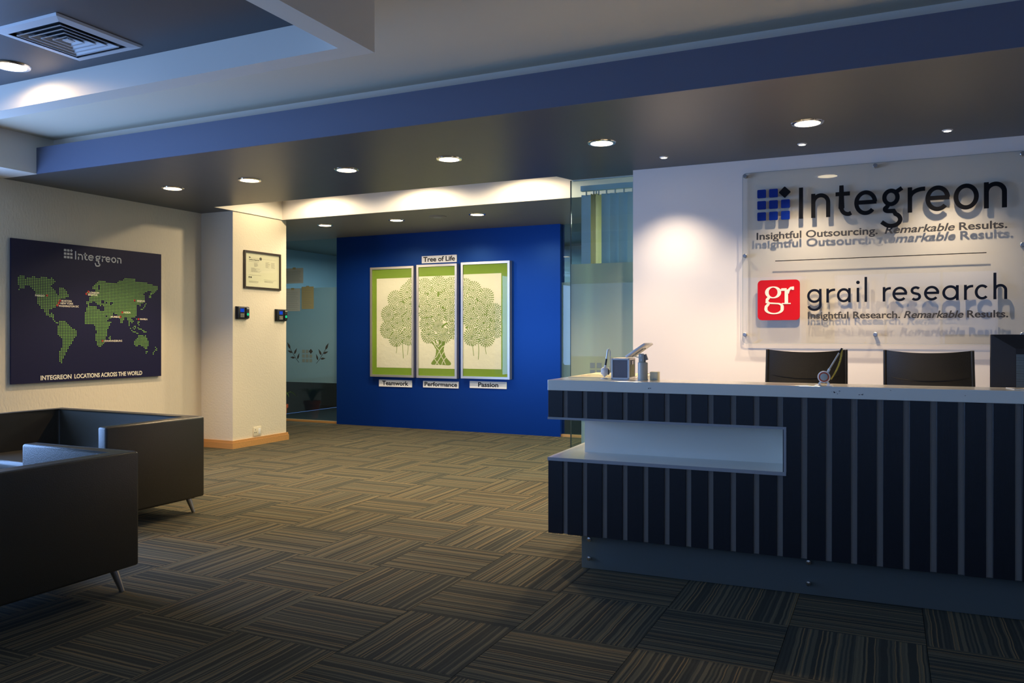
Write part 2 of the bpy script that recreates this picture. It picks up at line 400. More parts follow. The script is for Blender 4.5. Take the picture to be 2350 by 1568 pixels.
# glass partitions
def leaf_sprig(mb, cx, cz, s, flip, y):
    stem = [(0.0, 0.0), (0.28, 0.30), (0.52, 0.62), (0.80, 1.0)]
    def f(x, z): return (cx + (x if not flip else -x)*s, y, cz + z*s)
    for (x0, z0), (x1, z1) in zip(stem, stem[1:]): mb.flat([f(x0-.012, z0+.01), f(x0+.012, z0-.01), f(x1+.012, z1-.01), f(x1-.012, z1+.01)])
    for (px, pz, ang, ln) in ((.14, .18, 110, .42), (.3, .30, 5, .40), (.42, .5, 120, .46), (.52, .62, 20, .42), (.70, .85, 60, .5)):
        a = math.radians(ang); d = (math.cos(a), math.sin(a)); n = (-d[1], d[0]); pts = []
        for t, wd in ((.08, 0), (.3, .13), (.55, .15), (.8, .08), (1.1, 0), (.8, -.08), (.55, -.15), (.3, -.13)):
            pts.append(f(px + (d[0]*t + n[0]*wd*1.1)*ln, pz + (d[1]*t + n[1]*wd*1.1)*ln))
        mb.flat(pts)
def mark_squares(mb, x0, z0, s, p, y):
    for r in range(3):
        for c in range(3):
            if r == 2 and c == 2: continue
            mb.flat([(x0+c*p, y, z0+r*p), (x0+c*p+s, y, z0+r*p), (x0+c*p+s, y, z0+r*p+s), (x0+c*p, y, z0+r*p+s)])
w = empty('window_5', (0, 0, 0), kind='structure')
MB().box(-9.3, -7.53, 9.93, 9.942, 0.03, 2.81).build('glass_pane', M['glass'], w)
MB().box(-9.3, -7.53, 9.925, 9.9285, 0.61, 2.07).build('frosted_film', M['film'], w)
MB().box(-9.3, -7.53, 9.90, 9.97, 0, 0.03).build('wooden_sill', M['wood'], w)
mb = MB(); mark_squares(mb, -8.229, 0.92, 0.052, 0.071, 9.923); mb.build('logo_print', M['film_dark'], w)
x, z, r = -8.229+2*.071+.026, 0.92+2*.071+.028, 0.04
MB().flat([(x-r, 9.923, z), (x, 9.923, z-r), (x+r, 9.923, z), (x, 9.923, z+r)]).build('diamond_print', M['dim_print'], w)
mb = MB(); leaf_sprig(mb, -7.955, 0.905, 0.24, False, 9.923); leaf_sprig(mb, -8.29, 0.915, 0.24, True, 9.923); mb.build('leaf_print', M['dim_print'], w)
w = empty('window_6', (0, 0, 0), kind='structure')
MB().box(-3.91, -1.8, 9.93, 9.942, 0.03, 2.81).build('glass_pane', M['glass'], w)
MB().box(-3.91, -1.8, 9.925, 9.9285, 0.61, 2.04).build('frosted_film', M['film'], w)
MB().box(-3.91, -1.8, 9.90, 9.97, 0, 0.03).build('wooden_sill', M['wood'], w)
w = empty('window_7', (0, 0, 0), kind='structure')
MB().box(-2.70, -2.05, 7.098, 7.108, 0.012, 2.80).build('glass_pane', M['glass'], w)
MB().box(-2.709, -2.7005, 7.096, 7.11, 0.012, 2.80).build('glass_edge', M['glass_edge'], w)
MB().box(-2.70, -2.05, 7.093, 7.0965, 0.75, 2.01).build('frosted_film', M['film_near'], w)
MB().box(-2.709, -2.05, 7.09, 7.115, 0, 0.012).build('floor_channel', M['alu'], w)
mb = MB(); mark_squares(mb, -2.51, 0.908, 0.047, 0.066, 7.091); mb.build('logo_print', M['film_dark'], w)

# vertical blind behind the near glass
vb = empty('vertical_blind', (-2.33, 7.24, 0), label='pale vertical slat blind hanging behind the glass door beside the logo wall', cat='blind')
MB().box(-0.32, 0.28, -0.025, 0.025, 2.715, 2.765).build('headrail', M['blind'], vb)
def slat(x, ang, m, wd=0.098):
    c_, s_ = math.cos(ang), math.sin(ang); h = wd/2
    pts = []
    for k in range(5):
        t = -h + wd*k/4; bow = 0.006*(1-(t/h)**2); pts.append((t*c_ - bow*s_, t*s_ + bow*c_))
    back = [(px - 0.0012*-s_, py - 0.0012*c_) for px, py in pts][::-1]
    o = MB().prism(pts + back, 0.04, 2.68).build('slat', m, vb, True); o.location = (x, 0, 0)
    k = MB().box(-0.006, 0.006, -0.004, 0.004, 2.67, 2.72).build('hook', M['grey_plastic'], o); return o
slat(-0.27, 0.06, M['blind'])
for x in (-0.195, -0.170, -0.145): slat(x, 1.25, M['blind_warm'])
for k in range(5): slat(-0.068 + k*0.085, 0.16, M['blind'])

# ------------------------------------------------------------------ recessed lights
def downlight(x, y, z, label, r=0.105, power=30, deg=120, group=None, lens='lamp', kind='recessed_downlight', tilt=(0,0,0), ring=0.02, blend=0.5, color=WARM):
    t = empty(kind, (x, y, z), label=label, cat='light', group=group)
    MB().lathe([(r-ring, -0.001), (r-ring, -0.008), (r, -0.006), (r+0.004, 0.0), (r-ring, 0.0)], seg=36).build('trim_ring', M['chrome'] if r > .05 else M['white_plastic'], t, True)
    MB().cyl((0, 0, -0.006), (0, 0, -0.0005), r-ring-0.001, seg=36).build('lamp_diffuser', M[lens], t)
    spot('downlight_beam', (x, y, z-0.02), power, deg, blend, color, radius=r*0.7, tilt=tilt)
    return t
where = ['above the world map poster', 'above the square column', 'left of the one in front of the blue wall centre', 'in front of the blue wall centre', 'nearest left of the white logo wall', 'largest and rightmost, above the red logo']
lx = [-6.458, -5.458, -4.34, -3.30, -1.97, -0.50]
lbl = ['round recessed downlight in the dark ceiling, leftmost of the row of six',
       'round downlight in the dark ceiling before the cream column, second from left of six',
       'round recessed downlight in the dark ceiling, third from left in the row of six',
       'round downlight in the dark ceiling, fourth from left of six, above the tree art',
       'round downlight in the dark ceiling, fifth from left of six, before the glass door',
       'round recessed downlight in the dark ceiling, largest and rightmost of the row of six']
pw = [200, 205, 180, 180, 160, 190]
for x, l, p_ in zip(lx, lbl, pw): downlight(x, 5.83 if x < -0.6 else 5.88, ZC, l, power=p_, group='downlights in the dark ceiling band', deg=105)
for x, l in zip((-1.666, -0.592, 0.388), ('tiny bright spot in the dark ceiling above the left end of the logo wall', 'tiny bright star-like spot in the dark ceiling above the sign, middle of three', 'tiny bright star-like spot in the dark ceiling near the right edge')):
    downlight(x, 6.52, ZC, l, r=0.032, power=140, deg=108, lens='lamp_small', kind='spot_light', group='small spots above the logo wall', ring=0.008, blend=1.0, color=(1.0, 0.82, 0.62), tilt=(-0.10, 0, 0))
for x, l, p_ in zip((-6.798, -5.669, -4.512), ('round downlight in the grey lobby ceiling, leftmost of three before the blue wall', 'round downlight in the grey lobby ceiling, middle of three before the blue wall', 'round downlight in the grey lobby ceiling, rightmost of three before the blue wall'), (80, 135, 85)):
    downlight(x, 8.66, ZC, l, r=0.10, color=(1.0, 0.80, 0.56), power=p_, deg=168, group='downlights in the lobby ceiling')
for x in (-6.3, -4.85, -3.55): spot('trough_beam', (x, 7.60, 3.12), 46, 165, 0.3, (1.0, 0.80, 0.52), radius=0.04)
downlight(-4.80, 3.12, 2.975, 'round downlight beside the air vent in the raised dark ceiling, cut by the left edge', power=13, deg=172, blend=0.2)

# ceiling speaker
t = empty('ceiling_speaker', (-5.04, 8.62, ZC), label='round grey flush speaker in the lobby ceiling between two downlights', cat='speaker')
MB().lathe([(0.11, 0), (0.11, -0.006), (0.10, -0.010), (0.06, -0.012)], seg=32).build('grille', M['groove'], t, True)
MB().lathe([(0.055, -0.012), (0.052, -0.015), (0.01, -0.016)], seg=24).build('centre_cap', M['lam_edge'], t, True)

# air diffuser
t = empty('air_diffuser', (-4.06, 2.96, 2.975), label='square white air conditioning diffuser with nested louvres in the dark ceiling', cat='vent')
def ring_sq(mb, a, b, z0, z1):   # sloping square ring: outer half a at z0, inner half b at z1
    o_ = [(-a,-a),(a,-a),(a,a),(-a,a)]; i_ = [(-b,-b),(b,-b),(b,b),(-b,b)]
    for k in range(4):
        q = (k+1) % 4
        for dz in (0, 0.004):
            mb.flat([(*o_[k], z0+dz), (*o_[q], z0+dz), (*i_[q], z1+dz), (*i_[k], z1+dz)])
mb = MB(); ring_sq(mb, 0.255, 0.205, -0.012, -0.018); ring_sq(mb, 0.262, 0.255, 0.0, -0.012); mb.build('frame', M['vent'], t)
MB().box(-0.205, 0.205, -0.205, 0.205, -0.004, -0.001).build('throat', M['vent_dark'], t)
for k, a in enumerate((0.175, 0.135, 0.095, 0.055)):
    mb = MB(); ring_sq(mb, a, a-0.030, -0.020, -0.004); ring_sq(mb, a+.002, a-.003, -0.022, -0.022); mb.build('louvre', M['vent'], t)
MB().box(-0.022, 0.022, -0.022, 0.022, -0.020, -0.014).build('centre_plate', M['vent'], t)

# ------------------------------------------------------------------ world map poster (board on the left wall)
PX = -7.478
pt = empty('map_poster', (PX, 5.717, 0.88), label='dark navy world map poster of green dots with white lettering on the left wall', cat='poster')
MB().box(-0.004, 0.012, -0.863, 0.863, 0.0, 1.38).build('board', M['poster'], pt)
def pm(y, z, d=0): return (0.0132 + d, y - 5.717, z - 0.88)
# back-projection of a picture position on the poster plane was done once; this is the plain plane map
FX = math.cos(YAW); FS = math.sin(YAW)
def on_poster(cx, cy):
    px, py = cx/4.48, 540 + cy/4.48
    u = (px-1175)/FPX; wv = (768-py)/FPX
    rx = -FS + FX*u; ry = FX + FS*u; t = (PX+0.012)/rx
    return (ry*t, H + wv*t)
NA = [(186,418),(248,420),(262,442),(335,426),(362,430),(380,447),(412,431),(487,437),(522,445),(530,436),(540,446),(567,480),(562,497),(525,510),(520,527),(548,552),(578,590),(582,612),(600,612),(598,538),(652,540),(682,575),(690,600),(715,628),(690,632),(668,645),(625,658),(640,665),(612,690),(590,722),(578,742),(582,772),(568,772),(563,748),(520,757),(505,768),(507,800),(520,808),(540,796),(552,812),(550,838),(505,842),(480,826),(462,790),(450,770),(412,752),(412,728),(383,700),(385,640),(355,585),(352,560),(318,550),(316,522),(250,515),(250,548),(205,548),(205,522),(186,515)]
SA = [(618,880),(642,880),(690,895),(722,935),(762,965),(792,990),(792,1018),(768,1052),(740,1112),(712,1145),(692,1192),(660,1240),(645,1275),(648,1310),(620,1312),(602,1290),(602,1250),(618,1172),(632,1150),(632,1062),(600,1035),(583,1000),(583,948),(600,930),(600,905)]
EA = [(942,545),(962,525),(1010,480),(1018,466),(1068,468),(1092,488),(1200,492),(1218,465),(1255,467),(1282,440),(1382,445),(1388,468),(1430,480),(1552,498),(1572,514),(1622,518),(1622,552),(1600,582),(1562,610),(1550,640),(1533,652),(1530,622),(1550,592),(1562,574),(1520,580),(1475,600),(1492,650),(1490,690),(1450,700),(1450,730),(1436,738),(1420,712),(1405,712),(1408,832),(1380,842),(1350,852),(1372,880),(1360,908),(1345,905),(1328,870),(1332,930),(1345,965),(1335,970),(1318,900),(1310,848),(1278,850),(1258,905),(1240,908),(1230,860),(1200,812),(1165,800),(1150,850),(1110,868),(1080,800),(1066,770),(1068,735),(1040,700),(1030,745),(1008,690),(1000,722),(985,690),(960,680),(940,700),(920,702),(915,730),(888,705),(890,683),(920,675),(918,640),(940,610),(965,590),(985,565),(965,552),(945,552)]
AF = [(900,728),(985,732),(1000,760),(1040,778),(1080,772),(1085,830),(1108,880),(1148,885),(1112,962),(1098,1000),(1092,1062),(1062,1120),(1035,1157),(1008,1157),(992,1110),(976,1052),(976,1020),(992,1000),(976,955),(970,920),(888,922),(862,888),(862,802),(888,770),(888,742)]
AU = [(1432,1023),(1460,1025),(1482,1046),(1488,1020),(1500,1045),(1532,1095),(1525,1130),(1518,1162),(1490,1170),(1468,1148),(1430,1132),(1388,1147),(1372,1098),(1400,1068)]
HOLES = [[(1040,672),(1075,670),(1075,690),(1045,700)],[(1085,690),(1095,680),(1098,700),(1088,715)],[(1135,680),(1155,690),(1150,735),(1138,725)],[(1015,510),(1028,515),(1020,560),(1008,560)]]
def inside(p, poly):
    x, y = p; c = False; n = len(poly)
    for i in range(n):
        x1, y1 = poly[i]; x2, y2 = poly[(i+1) % n]
        if (y1 > y) != (y2 > y) and x < (x2-x1)*(y-y1)/(y2-y1) + x1: c = not c
    return c
lands = [[on_poster(*p) for p in poly] for poly in (NA, SA, EA, AF, AU)]
holes = [[on_poster(*p) for p in poly] for poly in HOLES]
mb = MB()
def dot(y, z, r, n=6, d=0.0):
    mb.flat([pm(y + r*math.cos(2*PI*k/n), z + r*math.sin(2*PI*k/n), d) for k in range(n)])
GY, GZ = 0.01755, 0.0158
for i in range(0, 96):
    for j in range(0, 80):
        y = 4.925 + i*GY; z = 0.99 + j*GZ
        if any(inside((y, z), l) for l in lands) and not any(inside((y, z), h_) for h_ in holes): dot(y, z, 0.0056)
for p in [(195,558),(545,850),(548,868),(562,884),(578,900),(592,902),(1120,1057),(1132,1042),(1132,1058),(1132,1073),(1418,893),(1430,893),(1418,908),(1428,922),(1403,862),
          (1380,937),(1392,937),(1368,952),(1380,965),(1392,952),(1355,980),(1368,993),(1380,995),(1392,995),(1405,1008),(1416,1010),(1418,952),(1428,965),(1440,965),(1452,967),(1465,980),(1478,982),(1478,995),(1490,995),(1502,995),
          (1500,705),(1490,718),(1488,733),(1476,747),(1464,762),(1451,762),(1558,605),(1547,633),(1502,1198),(1514,1198),(1502,1213),(1598,1152),(1610,1166),(1598,1180),(1610,1182),(1586,1196),(1575,1210),(1575,1224),(898,590),(912,600)]:
    y, z = on_poster(*p); dot(y, z, 0.0056)
mb.build('map_dots', M['dot'], pt)['kind'] = 'stuff'
mb = MB()
names = [('FARGO', 483, 620, 360, 455, 628), ('BOSTON', 616, 673, 632, 735, 684), ('NEW YORK', 604, 697, 621, 753, 709), ('WASHINGTON DC', 588, 721, 603, 808, 736), ('LONDON', 908, 581, 920, 1018, 598),
         ('BRISTOL', 887, 603, 905, 1003, 620), ('BEIJING', 1383, 671, 1407, 1488, 684), ('NOIDA', 1256, 794, 1272, 1340, 802), ('MUMBAI', 1237, 840, 1137, 1226, 847), ('MANILA', 1422, 863, 1438, 1515, 871), ('JOHANNESBURG', 1053, 1087, 1070, 1254, 1096)]
for nm, rx, ry, a, b, base in names:
    mb = MB(); y, z = on_poster(rx, ry); dot(y, z, 0.0115, 12, 0.0008); mb.build('city_dot', M['dot_red'], pt)
for nm, rx, ry, a, b, base in names:
    ya, z = on_poster(a, base); yb, _ = on_poster(b, base)
    text_mesh('city_name', nm, ya, yb, z, M['poster_white'], lambda x, z, d: pm(x, z, 0.001), pt, off=0.02, cap=0.018)
ya, z = on_poster(416, 1492); yb, z2 = on_poster(1460, 1430)
for body_, a_, b_ in (('INTEGREON', 0, .278), ('LOCATIONS ACROSS THE WORLD', .305, 1)):
    text_mesh('poster_caption', body_, ya+(yb-ya)*a_, ya+(yb-ya)*b_, (z+z2)/2-0.002, M['poster_white'], lambda x, z, d: pm(x, z, 0.001), pt, off=0.025, cap=0.043)

# ------------------------------------------------------------------ stroke lettering
def arc(cx, cz, rx, rz, a0, a1, n=20):
    return [(cx + rx*math.cos(math.radians(a0+(a1-a0)*k/n)), cz + rz*math.sin(math.radians(a0+(a1-a0)*k/n))) for k in range(n+1)]
def stroke(mb, pts, w, to3, depth, closed=False, thin=None):
    n = len(pts); L_ = []; R_ = []
    for i, (x, z) in enumerate(pts):
        if closed: a = pts[(i-1) % n]; b = pts[(i+1) % n]
        else: a = pts[max(i-1, 0)]; b = pts[min(i+1, n-1)]
        dx, dz = b[0]-a[0], b[1]-a[1]; l = math.hypot(dx, dz) or 1; nx, nz = -dz/l, dx/l
        # mitre
        if 0 < i < n-1 or closed:
            d1 = (x-a[0], z-a[1]); d2 = (b[0]-x, b[1]-z); l1 = math.hypot(*d1) or 1; l2 = math.hypot(*d2) or 1
            cosh = max(0.5, math.sqrt(max(0, (1 + (d1[0]*d2[0]+d1[1]*d2[1])/(l1*l2))/2)))
        else: cosh = 1
        ww = w if thin is None else thin + (w-thin)*abs(dz/l)**1.4
        h = ww/2/cosh; L_.append((x+nx*h, z+nz*h)); R_.append((x-nx*h, z-nz*h))
    f = lambda p, d: mb.bm.verts.new(to3(p[0], p[1], d))
    la = [f(p, depth) for p in L_]; ra = [f(p, depth) for p in R_]; lb = [f(p, 0) for p in L_]; rb = [f(p, 0) for p in R_]
    for i in range(n if closed else n-1):
        j = (i+1) % n; F = mb.bm.faces.new
        F((la[i], la[j], ra[j], ra[i])); F((lb[i], rb[i], rb[j], lb[j])); F((la[i], lb[i], lb[j], la[j])); F((ra[i], ra[j], rb[j], rb[i]))
    if not closed:
        mb.bm.faces.new((la[0], ra[0], rb[0], lb[0])); mb.bm.faces.new((la[-1], lb[-1], rb[-1], ra[-1]))
def g_I(x0, x1, b, h, w, cap): return [([(x0+w/2, b), (x0+w/2, b+cap)], False)]
def g_l(x0, x1, b, h, w, cap): return [([((x0+x1)/2, b), ((x0+x1)/2, b+cap)], False)]
def g_n(x0, x1, b, h, w, cap):
    s = x0+w/2; e = x1-w/2; mid = (s+e)/2; r = (e-s)/2; ry = min(h*0.42, r*1.05)
    return [([(s, b), (s, b+h)], False), ([(s, b+h-ry*1.25)] + arc(mid, b+h-w/2-ry, r, ry, 172, 0, 18) + [(e, b)], False)]
def g_h(x0, x1, b, h, w, cap):
    q = g_n(x0, x1, b, h, w, cap); q[0] = ([(x0+w/2, b), (x0+w/2, b+cap)], False); return q
def g_r(x0, x1, b, h, w, cap):
    s = x0+w/2; r = (x1-s)*0.95
    return [([(s, b), (s, b+h)], False), ([(s, b+h*0.62)] + arc(x1, b+h-w*0.55-h*0.33, x1-s, h*0.33, 172, 84, 12), False)]
def g_o(x0, x1, b, h, w, cap):
    return [(arc((x0+x1)/2, b+h/2, (x1-x0-w)/2, (h-w)/2, 0, 360, 36)[:-1], True)]
def g_e(x0, x1, b, h, w, cap):
    cx = (x0+x1)/2; rx = (x1-x0-w)/2; rz = (h-w)/2; cz = b+h/2
    return [(arc(cx, cz, rx, rz, 4, 318, 34), False), ([(x0+w*.6, cz+h*.02), (x1-w*.15, cz+h*.02)], False)]
def g_c(x0, x1, b, h, w, cap):
    cx = (x0+x1)/2+w*.2; rx = (x1-x0-w)/2+w*.1; rz = (h-w)/2
    return [(arc(cx, b+h/2, rx, rz, 44, 316, 32), False)]
def g_a(x0, x1, b, h, w, cap):     # one-storey
    e = x1-w/2; cx = (x0+x1)/2
    return [(arc(cx, b+h/2, (x1-x0-w)/2, (h-w)/2, 0, 360, 36)[:-1], True), ([(e, b), (e, b+h)], False)]
def g_g1(x0, x1, b, h, w, cap):    # one-storey g with open tail
    e = x1-w/2; cx = (x0+x1)/2; r = (x1-x0-w)/2
    return [(arc(cx, b+h/2, r, (h-w)/2, 0, 360, 36)[:-1], True), ([(e, b+h), (e, b-h*.12)] + arc(cx, b-h*.14, r, r*.88, 0, -165, 16), False)]
def g_i(x0, x1, b, h, w, cap):
    c_ = (x0+x1)/2; return [([(c_, b), (c_, b+h)], False), (arc(c_, b+h*1.38, w*.36, w*.36, 0, 360, 14)[:-1], True, w*.72)]
def g_t(x0, x1, b, h, w, cap):
    s = x0+(x1-x0)*.38; r = h*.26
    return [([(s, b+h*1.27), (s, b+r+w/2)] + arc(s+r, b+r+w/2, r, r, 180, 275, 10) + [(x1, b+w*.75)], False), ([(x0, b+h-w*.5), (x1-w*.3, b+h-w*.5)], False)]
def g_s(x0, x1, b, h, w, cap):
    cx = (x0+x1)/2; rx = (x1-x0-w)/2; q = (h-w)/4; t_ = b+h-w/2-q; u_ = b+w/2+q
    return [(arc(cx, t_, rx, q, 35, 235, 14) + [(cx, b+h/2)] + arc(cx, u_, rx, q, 55, -145, 14), False)]
def g_g2(x0, x1, b, h, w, cap):    # two-storey g, open lower bowl
    bw = (x1-x0)*.80; cx = x0+bw/2+0.012; bh = h*.70; cz = b+h-bh/2
    lowx = (x0+x1)/2-.004; rz = h*.25; lz = b-h*.10
    return [(arc(cx, cz, (bw-w)/2, (bh-w)/2, 0, 360, 30)[:-1], True), ([(cx+bw*.30, cz+bh*.30), (x1-w*.1, b+h*1.0)], False),
            ([(cx-bw*.16, cz-bh/2+w*.3)] + arc(cx-bw*.14, b+h*.19, bw*.2, h*.085, 120, 262, 8) + [(cx+bw*.16, b+h*.10)] + arc(lowx+.004, lz-.028, (x1-x0)*.40, rz, 62, -128, 18) + [(x0+.008, b-h*.32)], False)]

SY = 6.893    # front face plane of the acrylic sheet
sg = empty('acrylic_sign', (-0.09, SY, 1.278), label='clear acrylic company sign with raised black lettering on steel standoffs', cat='sign')
def s3(x, z, d): return (x+0.09, -d-0.0005, z-1.278)
def rrect(x0, x1, z0, z1, r, n=6):
    return arc(x1-r, z1-r, r, r, 90, 0, n) + arc(x1-r, z0+r, r, r, 0, -90, n) + arc(x0+r, z0+r, r, r, -90, -180, n) + arc(x0+r, z1-r, r, r, 180, 90, n)
def plate(name, pts, y0, y1, m, smooth=False):
    mb = MB(); mtx = Matrix(((1,0,0,0.09),(0,0,1,0),(0,1,0,-1.278),(0,0,0,1)))
    mb.prism(pts, y0, y1, mtx); return mb.build(name, m, sg, smooth)
plate('acrylic_sheet', rrect(-1.097, 0.917, 1.276, 2.694, 0.035), 0.0, 0.008, M['acrylic'])
# polished edge: a thin band round the sheet
mb = MB(); a = rrect(-1.0985, 0.9185, 1.2745, 2.6955, 0.036); b = rrect(-1.0955, 0.9155, 1.2775, 2.6925, 0.034)
for i in range(len(a)):
    j = (i+1) % len(a)
    if a[i] == a[j]: continue
    for q in (-0.0004, 0.0084): mb.flat([(a[i][0]+.09, q, a[i][1]-1.278), (a[j][0]+.09, q, a[j][1]-1.278), (b[j][0]+.09, q, b[j][1]-1.278), (b[i][0]+.09, q, b[i][1]-1.278)])
    mb.flat([(a[i][0]+.09, -0.0004, a[i][1]-1.278), (a[j][0]+.09, -0.0004, a[j][1]-1.278), (a[j][0]+.09, 0.0084, a[j][1]-1.278), (a[i][0]+.09, 0.0084, a[i][1]-1.278)])
mb.build('polished_edge', M['acrylic_edge'], sg)
for x in (-1.077, -0.087, 0.893):
    for z in (2.668, 2.006, 1.350):
        if x == -0.087 and z == 2.006: continue
        o = MB().lathe([(0.013, 0.036), (0.013, -0.004), (0.0165, -0.004), (0.0165, -0.014), (0.014, -0.016), (0.004, -0.016)], (0, 0, 0), 20, 'y').build('standoff', M['steel'], sg, True)
        o.location = (x+0.09, 0, z-1.278)
# grid mark
sq = 0.069; step = 0.0935
for r in range(3):
    for c in range(3):
        if r == 2 and c == 2: continue
        x = -0.976 + c*step; z = 2.289 + r*step
        plate('mark_square', rrect(x, x+sq, z, z+sq, 0.008, 4), -0.0125, -0.0005, M['letter_blue'])
q = [(-0.760 + (a_*math.cos(PI/4) - b_*math.sin(PI/4)), 2.512 + (a_*math.sin(PI/4) + b_*math.cos(PI/4))) for a_, b_ in rrect(-.034, .034, -.034, .034, .008, 4)]
plate('mark_diamond', q, -0.0125, -0.0005, M['letter_black'])
def letters(spec, b0, b1, xa, xb, h, w, cap, m, depth, name='letter'):
    for fn, x0, x1 in spec:
        b = b0 + (b1-b0)*((x0+x1)/2-xa)/(xb-xa); mb = MB()
        for q_, st in enumerate(fn(x0, x1, b, h, w, cap)): stroke(mb, st[0], st[2] if len(st) > 2 else w, s3, depth + q_*0.0006, st[1])
        mb.build(name, m, sg)
letters([(g_I, -.650, -.616), (g_n, -.557, -.414), (g_t, -.375, -.260), (g_e, -.238, -.073), (g_g2, -.050, .104), (g_r, .140, .250), (g_e, .261, .427), (g_o, .450, .615), (g_n, .648, .794)],
        2.289, 2.285, -.65, .8, 0.193, 0.031, 0.250, M['letter_black'], 0.012)
letters([(g_g1, -.588, -.479), (g_r, -.443, -.383), (g_a, -.365, -.264), (g_i, -.223, -.199), (g_l, -.163, -.146), (g_r, -.034, .019), (g_e, .034, .138), (g_s, .160, .232), (g_e, .252, .356), (g_a, .375, .484), (g_r, .519, .574), (g_c, .587, .679), (g_h, .709, .796)],
        1.604, 1.611, -.59, .8, 0.112, 0.0185, 0.196, M['letter_navy'], 0.008)
def tagline(parts, z, cap):
    for s_, x0, x1, sh in parts: text_mesh('tagline', s_, x0, x1, z, M['dim_print'], lambda x, z, d: s3(x, z, d*1.0), sg, off=0.02, shear=sh, cap=cap, depth=0.003)
tagline([('Insightful Outsourcing.', -.983, -.070, 0), ('Remarkable', -.021, .459, .25), ('Results.', .487, .797, 0)], 2.135, 0.057)
tagline([('Insightful Research.', -.583, .088, 0), ('Remarkable', .113, .516, .25), ('Results.', .539, .803, 0)], 1.478, 0.053)
plate('divider_line', [(-.835, 1.950), (.665, 1.955), (.665, 1.961), (-.835, 1.956)], -0.004, -0.0005, M['letter_black'])
plate('red_badge', rrect(-.973, -.643, 1.468, 1.797, 0.034), -0.0125, -0.0005, M['red'])
mb = MB()
BX = lambda cx: -.973 + (cx-138)*0.000943; BZ = lambda cy: 1.468 + (488-cy)*0.000957
bseq = [0]
def bstroke(pts, w, thin, closed=False):
    bseq[0] += 1; stroke(mb, [(BX(a), BZ(b)) for a, b in pts], w*.00095, lambda x, z, d: s3(x, z, 0.0122+d), 0.0012 + bseq[0]*0.0003, closed, thin*.00095)
bstroke(arc(268, 250, 52, 46, 0, 360, 36)[:-1], 30, 9, True)
bstroke([(236, 290), (218, 312), (216, 332), (240, 342), (300, 346)] + arc(300, 374, 44, 28, -88, 0, 8) + arc(276, 392, 68, 40, 8, 180, 20) + [(210, 372), (232, 346)], 26, 11)
bstroke([(306, 220), (330, 232), (372, 232)], 14, 14)
bstroke([(378, 228), (378, 345)], 28, 9); bstroke([(340, 347), (414, 347)], 9, 9); bstroke([(336, 222), (380, 222)], 10, 10)
bstroke([(388, 262), (398, 232), (414, 214), (440, 210)], 20, 14); bstroke([(430, 206), (430, 232)], 20, 16)
mb.build('badge_letters', M['cream_print'], sg)

# raised silver lettering on the poster
def small_logo():
    ya, zt = on_poster(655, 150); yb, zb = on_poster(748, 246); s_ = (yb-ya)/3
    mb = MB()
    for r in range(3):
        for c in range(3):
            y = ya + c*s_*1.03; z = zb + r*s_*1.05 + .003; e = s_*.80
            if r == 2 and c == 2:
                k = e*.6; mb.flat([pm(y+e/2-k, z+e/2, .002), pm(y+e/2, z+e/2-k, .002), pm(y+e/2+k, z+e/2, .002), pm(y+e/2, z+e/2+k, .002)]); continue
            mb.flat([pm(y, z, .002), pm(y+e, z, .002), pm(y+e, z+e*.85, .002), pm(y, z+e*.85, .002)])
    mb.build('poster_logo', M['poster_silver'], pt)
    spec = [(g_I, 769, 782), (g_n, 798, 850), (g_t, 858, 898), (g_e, 903, 962), (g_g2, 968, 1030), (g_r, 1044, 1080), (g_e, 1082, 1134), (g_o, 1141, 1192), (g_n, 1202, 1245)]
    mb = MB()
    for fn, a, b in spec:
        y0, z0 = on_poster(a, 245 + (a-768)*0.085); y1, _ = on_poster(b, 260)
        zb_ = on_poster(768, 248)[1]
        for st in fn(y0, y1, zb_, 0.060, 0.0125, 0.084): stroke(mb, st[0], st[2] if len(st) > 2 else 0.0125, lambda x, z, d: pm(x, z, d), 0.003, st[1])
    mb.build('poster_title', M['poster_silver'], pt)
small_logo()

# ------------------------------------------------------------------ certificate, recorders, socket on the column
CX = -7.0
ct = empty('framed_certificate', (CX, 7.69, 1.907), label='certificate in a thin dark frame on the cream column', cat='picture')
mb = MB(); a, b, h_ = -.32, .32, .458
for q in ((a, b, 0, .024), (a, b, h_-.024, h_), (a, a+.024, .024, h_-.024), (b-.024, b, .024, h_-.024)): mb.box(0.0, 0.022, q[0], q[1], q[2], q[3])
mb.build('frame', M['frame_dark'], ct)
MB().box(0.001, 0.010, a+.022, b-.022, .022, h_-.022).build('certificate_paper', M['cert_paper'], ct)
MB().box(0.014, 0.0155, a+.023, b-.023, .023, h_-.023).build('picture_glass', M['pic_glass'], ct)
c3 = lambda x, z, d: (0.0108, x, z)
text_mesh('certificate_title', 'Certificate of Registration', -.235, -.06, .345, M['ink'], c3, ct, cap=.016, off=.01)
text_mesh('certificate_logo', 'bsi.', -.235, -.205, .373, M['ink'], c3, ct, cap=.016, off=.03)
mb = MB(); rnd = random.Random(3)
def line(y0, y1, z, t=.0022): mb.flat([c3(y0, z, 0), c3(y1, z, 0), c3(y1, z+t, 0), c3(y0, z+t, 0)])
line(-.235, -.07, .328); 
for k in range(6): line(-.15, -.15+rnd.uniform(.04, .09), .312-k*.008)
for k in range(7): line(-.20, -.20+rnd.uniform(.06, .17), .252-k*.008)
for k in range(8):
    line(.05, .05+rnd.uniform(.04, .09), .335-k*.009); line(.15, .15+rnd.uniform(.03, .08), .335-k*.009)
for k in range(3): line(-.235, -.235+rnd.uniform(.08, .17), .09-k*.008); line(.03, .03+rnd.uniform(.12, .2), .105-k*.008)
line(-.235, .24, .372, .0014); line(.02, .25, .12, .0014); line(-.235, -.03, .165)
mb.build('certificate_text', M['ink_soft'], ct)
mb = MB()
